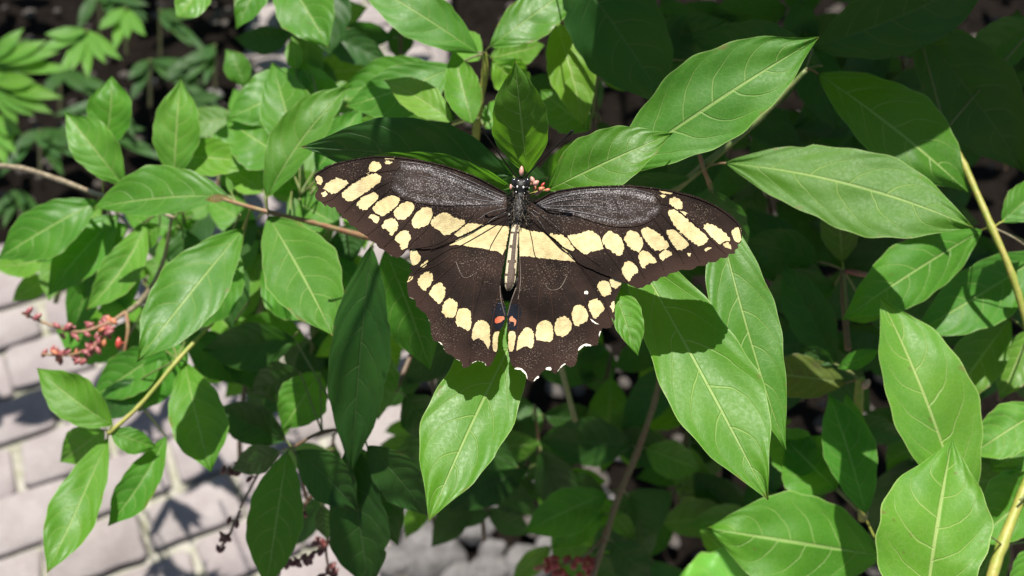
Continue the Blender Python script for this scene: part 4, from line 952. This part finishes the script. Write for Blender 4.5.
LDIM = 'lance-leaved plant lost in the shade of the dark bed'
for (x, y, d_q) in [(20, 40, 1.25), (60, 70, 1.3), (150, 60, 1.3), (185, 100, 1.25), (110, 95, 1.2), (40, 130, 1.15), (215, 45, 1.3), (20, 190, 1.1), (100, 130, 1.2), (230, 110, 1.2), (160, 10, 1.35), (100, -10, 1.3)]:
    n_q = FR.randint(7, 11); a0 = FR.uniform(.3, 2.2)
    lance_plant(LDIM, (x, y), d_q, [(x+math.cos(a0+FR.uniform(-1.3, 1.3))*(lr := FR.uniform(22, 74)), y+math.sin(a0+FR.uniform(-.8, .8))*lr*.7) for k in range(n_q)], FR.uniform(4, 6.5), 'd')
# ------------------------------------------------------------------ ground
def stone_mat(name, c1, c2, scale, bumpd, rough=.85, speck=.3):
    g = N(name); tc = g.n('ShaderNodeTexCoord').outputs['Object']
    a_ = g.noise(tc, scale, 5, .65); b_ = g.noise(tc, scale*14, 3, .7); c_ = g.noise(tc, scale*.22, 2)
    gm = g.n('ShaderNodeNewGeometry').outputs['Random Per Island']
    col = g.mix(g.rng(a_, .3, .7), rgba(c1), rgba(c2))
    col = g.mix(g.math('MULTIPLY', gm, .55), col, g.mul(col, (.78, .74, .76, 1)))
    col = g.mix(g.rng(c_, .45, .7, 0, .35), col, g.mul(col, (.7, .72, .66, 1)))
    col = g.mix(g.rng(b_, .5, .75, 0, speck), col, g.mul(col, (.5, .47, .45, 1)))
    p = g.bsdf(col, rough, .06); g.l(g.bump(g.math('ADD', a_, g.math('MULTIPLY', b_, .5)), bumpd), p.inputs['Normal'])
    g.l(p.outputs[0], g.out.inputs[0]); return g.m
m_pav = stone_mat('paver', (.235, .205, .20), (.30, .27, .262), 16, .003, .85, .55)
m_joint = stone_mat('joint_sand', (.37, .35, .31), (.24, .24, .17), 30, .004, .95)
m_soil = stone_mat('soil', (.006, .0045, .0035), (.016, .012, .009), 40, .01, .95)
m_chip = stone_mat('chips', (.12, .11, .10), (.05, .04, .033), 60, .002)
m_rock = stone_mat('rock_grey', (.20, .19, .185), (.11, .105, .10), 40, .004)
m_ground = stone_mat('earth', (.10, .08, .06), (.14, .11, .08), 6, .01, .95)

mb = MB(); mb.add([(-60, -60, -.06), (60, -60, -.06), (60, 60, -.06), (-60, 60, -.06)], [[0, 1, 2, 3]])
o = mb.build('ground', m_ground, smooth=False); o['kind'] = 'structure'
mb = MB(); n_ = 40
for i in range(n_+1):
    for k in range(n_+1): mb.v.append(Vector((-3+4.5*i/n_, -1+6*k/n_, -.005+.0025*noise.noise(Vector((i*.9, k*.9, 0))))))
for i in range(n_):
    for k in range(n_): mb.f.append([i*(n_+1)+k, (i+1)*(n_+1)+k, (i+1)*(n_+1)+k+1, i*(n_+1)+k+1]); mb.mi.append(0)
o = mb.build('path_bed', m_joint); o['kind'] = 'structure'
p1, p2 = ground_at(82, 524), ground_at(200, 479)
ex = (p2-p1).normalized(); ey = Vector((-ex.y, ex.x, 0))
PV = random.Random(9)
mb = MB(); Lx, Ly, gap = .165, .105, .010
o0 = p1 - ey*.004
for r in range(-18, 36):
    off = (.5*(r % 2) + PV.uniform(-.12, .12))*Lx
    for c_ in range(-14, 15):
        q = o0 + ex*(c_*Lx+off) + ey*(r*Ly)
        if not (-2.6 < q.x < .9 and -.4 < q.y < 4.2): continue
        def jt(): return PV.uniform(-.009, .009)
        cs = [(gap/2+jt(), gap/2+jt()), (Lx-gap/2+jt(), gap/2+jt()), (Lx-gap/2+jt(), Ly-gap/2+jt()), (gap/2+jt(), Ly-gap/2+jt())]
        # rounded outline
        R_ = [a*(1-w_)+b*w_ for a, b in zip([np.array(c) for c in cs], [np.array(c) for c in cs[1:]+cs[:1]]) for w_ in (.07, .93)]
        R_ = densify(R_, .03, .0012)
        ctr = sum(R_)/len(R_); tz = PV.uniform(-.002, .003)
        rings = []
        for (sc_, z) in ((1.0, -.02), (1.0, .004), (.975, .008), (.94, .0095)):
            rings.append([q+ex*((p-ctr)*sc_+ctr)[0]+ey*((p-ctr)*sc_+ctr)[1]+Vector((0, 0, z+tz)) for p in R_])
        nn_ = len(R_); vv = [v for rg in rings for v in rg]; ff = []
        for a_ in range(3):
            for k in range(nn_): ff.append([a_*nn_+k, a_*nn_+(k+1) % nn_, (a_+1)*nn_+(k+1) % nn_, (a_+1)*nn_+k])
        ff.append([3*nn_+k for k in range(nn_)])
        mb.add(vv, ff)
o = mb.build('paved_path', m_pav, origin=(0, 0, 0)); o['kind'] = 'structure'
# planting beds: uneven sheets of dark soil
def bed(poly, zt, seed):
    P = [np.array((p.x, p.y)) for p in poly]
    D = densify(P, .05, .012); pts = [Vector(p) for p in D]; fc = [list(range(len(pts)))]
    xs = [p[0] for p in D]; ys = [p[1] for p in D]; r = random.Random(seed)
    x = min(xs)
    while x < max(xs):
        y = min(ys)
        while y < max(ys):
            q = (x+r.uniform(-.02, .02), y+r.uniform(-.02, .02))
            if inside(q, D): pts.append(Vector(q))
            y += .07
        x += .07
    V, E, Fc, ov, oe, of = delaunay_2d_cdt(pts, [], fc, 1, 1e-5)
    nb = len(D); mb = MB()
    mb.v = [Vector((v.x, v.y, (.012 if any(k < nb for k in ov[i]) else zt+.03*noise.noise(Vector((v.x*9, v.y*9, seed))))))for i, v in enumerate(V)]
    for f_ in Fc: mb.f.append(list(f_)); mb.mi.append(0)
    o = mb.build('soil', m_soil, origin=(0, 0, 0)); o['kind'] = 'structure'
    return D
GR = random.Random(31)
bedR = [ground_at(388, 640), ground_at(405, 420), ground_at(420, 250), ground_at(452, 40), ground_at(460, -150), ground_at(1300, -150), ground_at(1250, 640)]
bedL = [ground_at(-260, -170), ground_at(268, -170), ground_at(250, 20), ground_at(236, 130), ground_at(150, 190), ground_at(40, 246), ground_at(-260, 290)]
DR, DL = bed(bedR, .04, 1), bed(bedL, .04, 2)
chips = MB()
for D, n in ((DR, 520), (DL, 420)):
    xs = [p[0] for p in D]; ys = [p[1] for p in D]; k = 0
    while k < n:
        q = (GR.uniform(min(xs), max(xs)), GR.uniform(min(ys), max(ys)))
        if not inside(q, D): continue
        k += 1; s = GR.uniform(.006, .022) if D is DR else GR.uniform(.004, .013)
        a_ = GR.uniform(0, 6.28); ax = (Vector((math.cos(a_), math.sin(a_), .1)), Vector((-math.sin(a_), math.cos(a_), GR.uniform(-.2, .2))), Vector((0, 0, 1)))
        chips.ball((q[0], q[1], .055+GR.uniform(0, .012)), s*GR.uniform(.8, 1.6), s, s*.5, ax, 7, 5)
o = chips.build('stone_chips', m_chip, smooth=False, origin=(0, 0, 0)); o['kind'] = 'stuff'
RK = random.Random(12)
for (x, y, s_) in [(408, 512, 18), (430, 552, 26), (474, 528, 15), (505, 505, 11), (528, 566, 18), (462, 582, 18), (548, 545, 9), (536, 478, 9), (396, 562, 15), (492, 550, 10), (446, 520, 9), (622, 452, 10), (640, 420, 8), (600, 500, 12), (490, 570, 16), (213, 96, 10), (152, 82, 5)]:
    q = ground_at(x, y, .06); mb = MB(); s_ = s_*.00185; sd = RK.uniform(0, 99)
    mb.ball((0, 0, 0), 1, 1, 1, seg=16, rings=10)
    mb.v = [q+Vector((v.x*s_*1.25, v.y*s_, v.z*s_*.6))*(1+.35*noise.noise(v*1.1+Vector((sd, 0, 0)))+.10*noise.noise(v*4+Vector((sd, 3, 0)))) for v in mb.v]
    o = mb.build('rock', m_rock, origin=q)
    o['label'] = 'pale grey rock lying on the dark soil, blurred' ; o['category'] = 'rock'; o['group'] = 'pale rocks on the soil'
SHP = [(x, y) for x in range(-20, 110, 14) for y in (402, 414)]
for q in SHP: SHADE.append(ground_at(*q))
for px in range(120, 330, 28):
    for py in range(345, 590, 28): LIT.append(ground_at(px, py))
for px in range(0, 120, 28):
    for py in (290, 318, 346, 364, 440, 500, 528, 556, 584): LIT.append(ground_at(px, py))
for px in range(345, 395, 15):
    for py in range(20, 80, 20): LIT.append(ground_at(px, py))
for px in range(420, 1040, 30):
    for py in range(-10, 590, 30):
        if not (py > 490 and px < 570): SHADE.append(ground_at(px, py, .05))
for px in range(150, 345, 18):
    for py in range(0, 335, 18): SHADE.append(ground_at(px, py))
for px in range(-20, 250, 22):
    for py in range(-20, 220, 22):
        if px < 60 or py > 120 or (120 < px): SHADE.append(ground_at(px, py, .05))

# ------------------------------------------------------------------ unseen leaf-shaped sun blockers, added overhead to shade the dark parts
e1 = SUN.cross(Vector((1, 0, 0))).normalized(); e2 = SUN.cross(e1).normalized()
def s2(p): return (p.dot(e1), p.dot(e2))
L2 = np.array([s2(p) for p in LIT]); S2 = [s2(p) for p in SHADE]; SA = np.array(S2)
open_ = np.ones(len(SA), bool)
tmpl = []
for k in range(3):
    rr = random.Random(50+k); vv = []; ff = []; NU, NV = 12, 3; W = 2*NV+1
    for i in range(NU+1):
        t = i/NU; pr = max(.01, math.sin(math.pi*t)**.95)
        for j in range(-NV, NV+1):
            s = j/NV; vv.append(Vector((t-.5, s*.5*pr, .06*abs(s)*pr-.10*(2*t-1)**2+.02*math.sin(t*9+k))))
    for i in range(NU):
        for j in range(W-1): ff.append([i*W+j, i*W+j+1, (i+1)*W+j+1, (i+1)*W+j])
    me = bpy.data.meshes.new('leaf_blade'); me.from_pydata([tuple(v) for v in vv], [], ff); me.materials.append(M['d'])
    me.polygons.foreach_set('use_smooth', [True]*len(ff))
    uvl = me.uv_layers.new(name='leaf'); vi = np.empty(len(me.loops), int); me.loops.foreach_get('vertex_index', vi)
    uvl.data.foreach_set('uv', np.array([(i/NU, j/(W-1)) for i in range(NU+1) for j in range(W)])[vi].ravel()); tmpl.append(me)
BR = random.Random(77)
def above(p, m=.02):
    v = p-CAM; return v.dot(UP) - (CY/F)*v.dot(FW) > m
placed = []
order = list(range(len(SA))); BR.shuffle(order)
for lw, ww in ((.11, .05), (.075, .036), (.05, .024)):
    for ii in order:
        if len(placed) >= 380: break
        if not open_[ii]: continue
        best = None
        for tr in range(14):
            an = BR.uniform(0, math.pi); ca, sa = math.cos(an), math.sin(an)
            c2 = SA[ii] + np.array((BR.uniform(-.4, .4)*lw*ca, BR.uniform(-.4, .4)*lw*sa))
            def ell(A, g):
                q = A-c2; return ((q[:, 0]*ca+q[:, 1]*sa)/(lw*.5+g))**2 + ((-q[:, 0]*sa+q[:, 1]*ca)/(ww*.5+g))**2 < 1
            if ell(L2, .0035).any(): continue
            cv = ell(SA, -.003) & open_
            if best is None or cv.sum() > best[0]: best = (cv.sum(), c2, an, cv)
        if best is None or best[0] < 1: continue
        P0 = SHADE[ii]; c3 = P0 + e1*(best[1][0]-S2[ii][0]) + e2*(best[1][1]-S2[ii][1])
        s = BR.uniform(.22, .30)
        while not above(c3+SUN*s, .06): s += .03
        placed.append((c3+SUN*s, best[2], lw*BR.uniform(.98, 1.05), ww)); open_ &= ~best[3]
print('blockers', len(placed), 'open', int(open_.sum()), 'of', len(SA), 'lit', len(L2))
def clear(a, b, m=.0035):
    n_ = max(2, int((b-a).length/.004)); Q = np.array([s2(a+(b-a)*(k/n_)) for k in range(n_+1)])
    lo, hi = Q.min(0)-.01, Q.max(0)+.01
    A = L2[((L2 > lo) & (L2 < hi)).all(1)]
    if len(A) == 0: return True
    return (((Q[:, None, :]-A[None])**2).sum(2).min() > m*m)
half = sorted(placed, key=lambda q: q[0].x)
NB = max(2, math.ceil(len(half)/95)); per = math.ceil(len(half)/NB)
LABS = ['branch hanging over the dark bed at the far left, above the picture', 'branch hanging over the path, above the picture', 'branch hanging over the middle of the shrub, above the picture', 'branch hanging over the shrub at the right, above the picture', 'branch hanging over the far right end, above the picture']
for bi in range(NB):
    part = half[bi*per:(bi+1)*per]
    if not part: continue
    cen = sum((q[0] for q in part), Vector())/len(part)
    far = cen+Vector((0, 1.4, .7))
    root = thing('overhanging_branch', LABS[bi], 'branch', far, 'overhanging branches')
    todo = sorted(part, key=lambda q: (q[0]-far).length)
    nodes = [far, cen+Vector((0, .9, .45))]; st = MB(); st.tube([far, nodes[1]], [.010, .006], 7)
    for q in todo:
        c_ = sorted(nodes[1:], key=lambda p: (p-q[0]).length)[:6]
        for p in c_:
            if clear(p, q[0]): st.tube([p, (p+q[0])/2+Vector((0, 0, .006)), q[0]], [.0013, .0011, .0009], 5); break
        nodes.append(q[0])
    st.build('stem', M['stem_b'], root)  # twigs joining the added blockers
    for k, q in enumerate(part):
        ob = bpy.data.objects.new('leaf', tmpl[k % 3]); COL.objects.link(ob)  # leaf-shaped sun blocker, out of view
        ob.parent = root; ob.location = q[0]-WORLD[root.name]
        ax = e1*math.cos(q[1])+e2*math.sin(q[1]); nz = (SUN+Vector((BR.uniform(-.15, .15), BR.uniform(-.15, .15), 0))).normalized()
        ax = (ax-nz*ax.dot(nz)).normalized(); ay = nz.cross(ax)
        ob.rotation_euler = Matrix((ax, ay, nz)).transposed().to_euler(); ob.scale = (q[2], q[3], q[2]*.5)
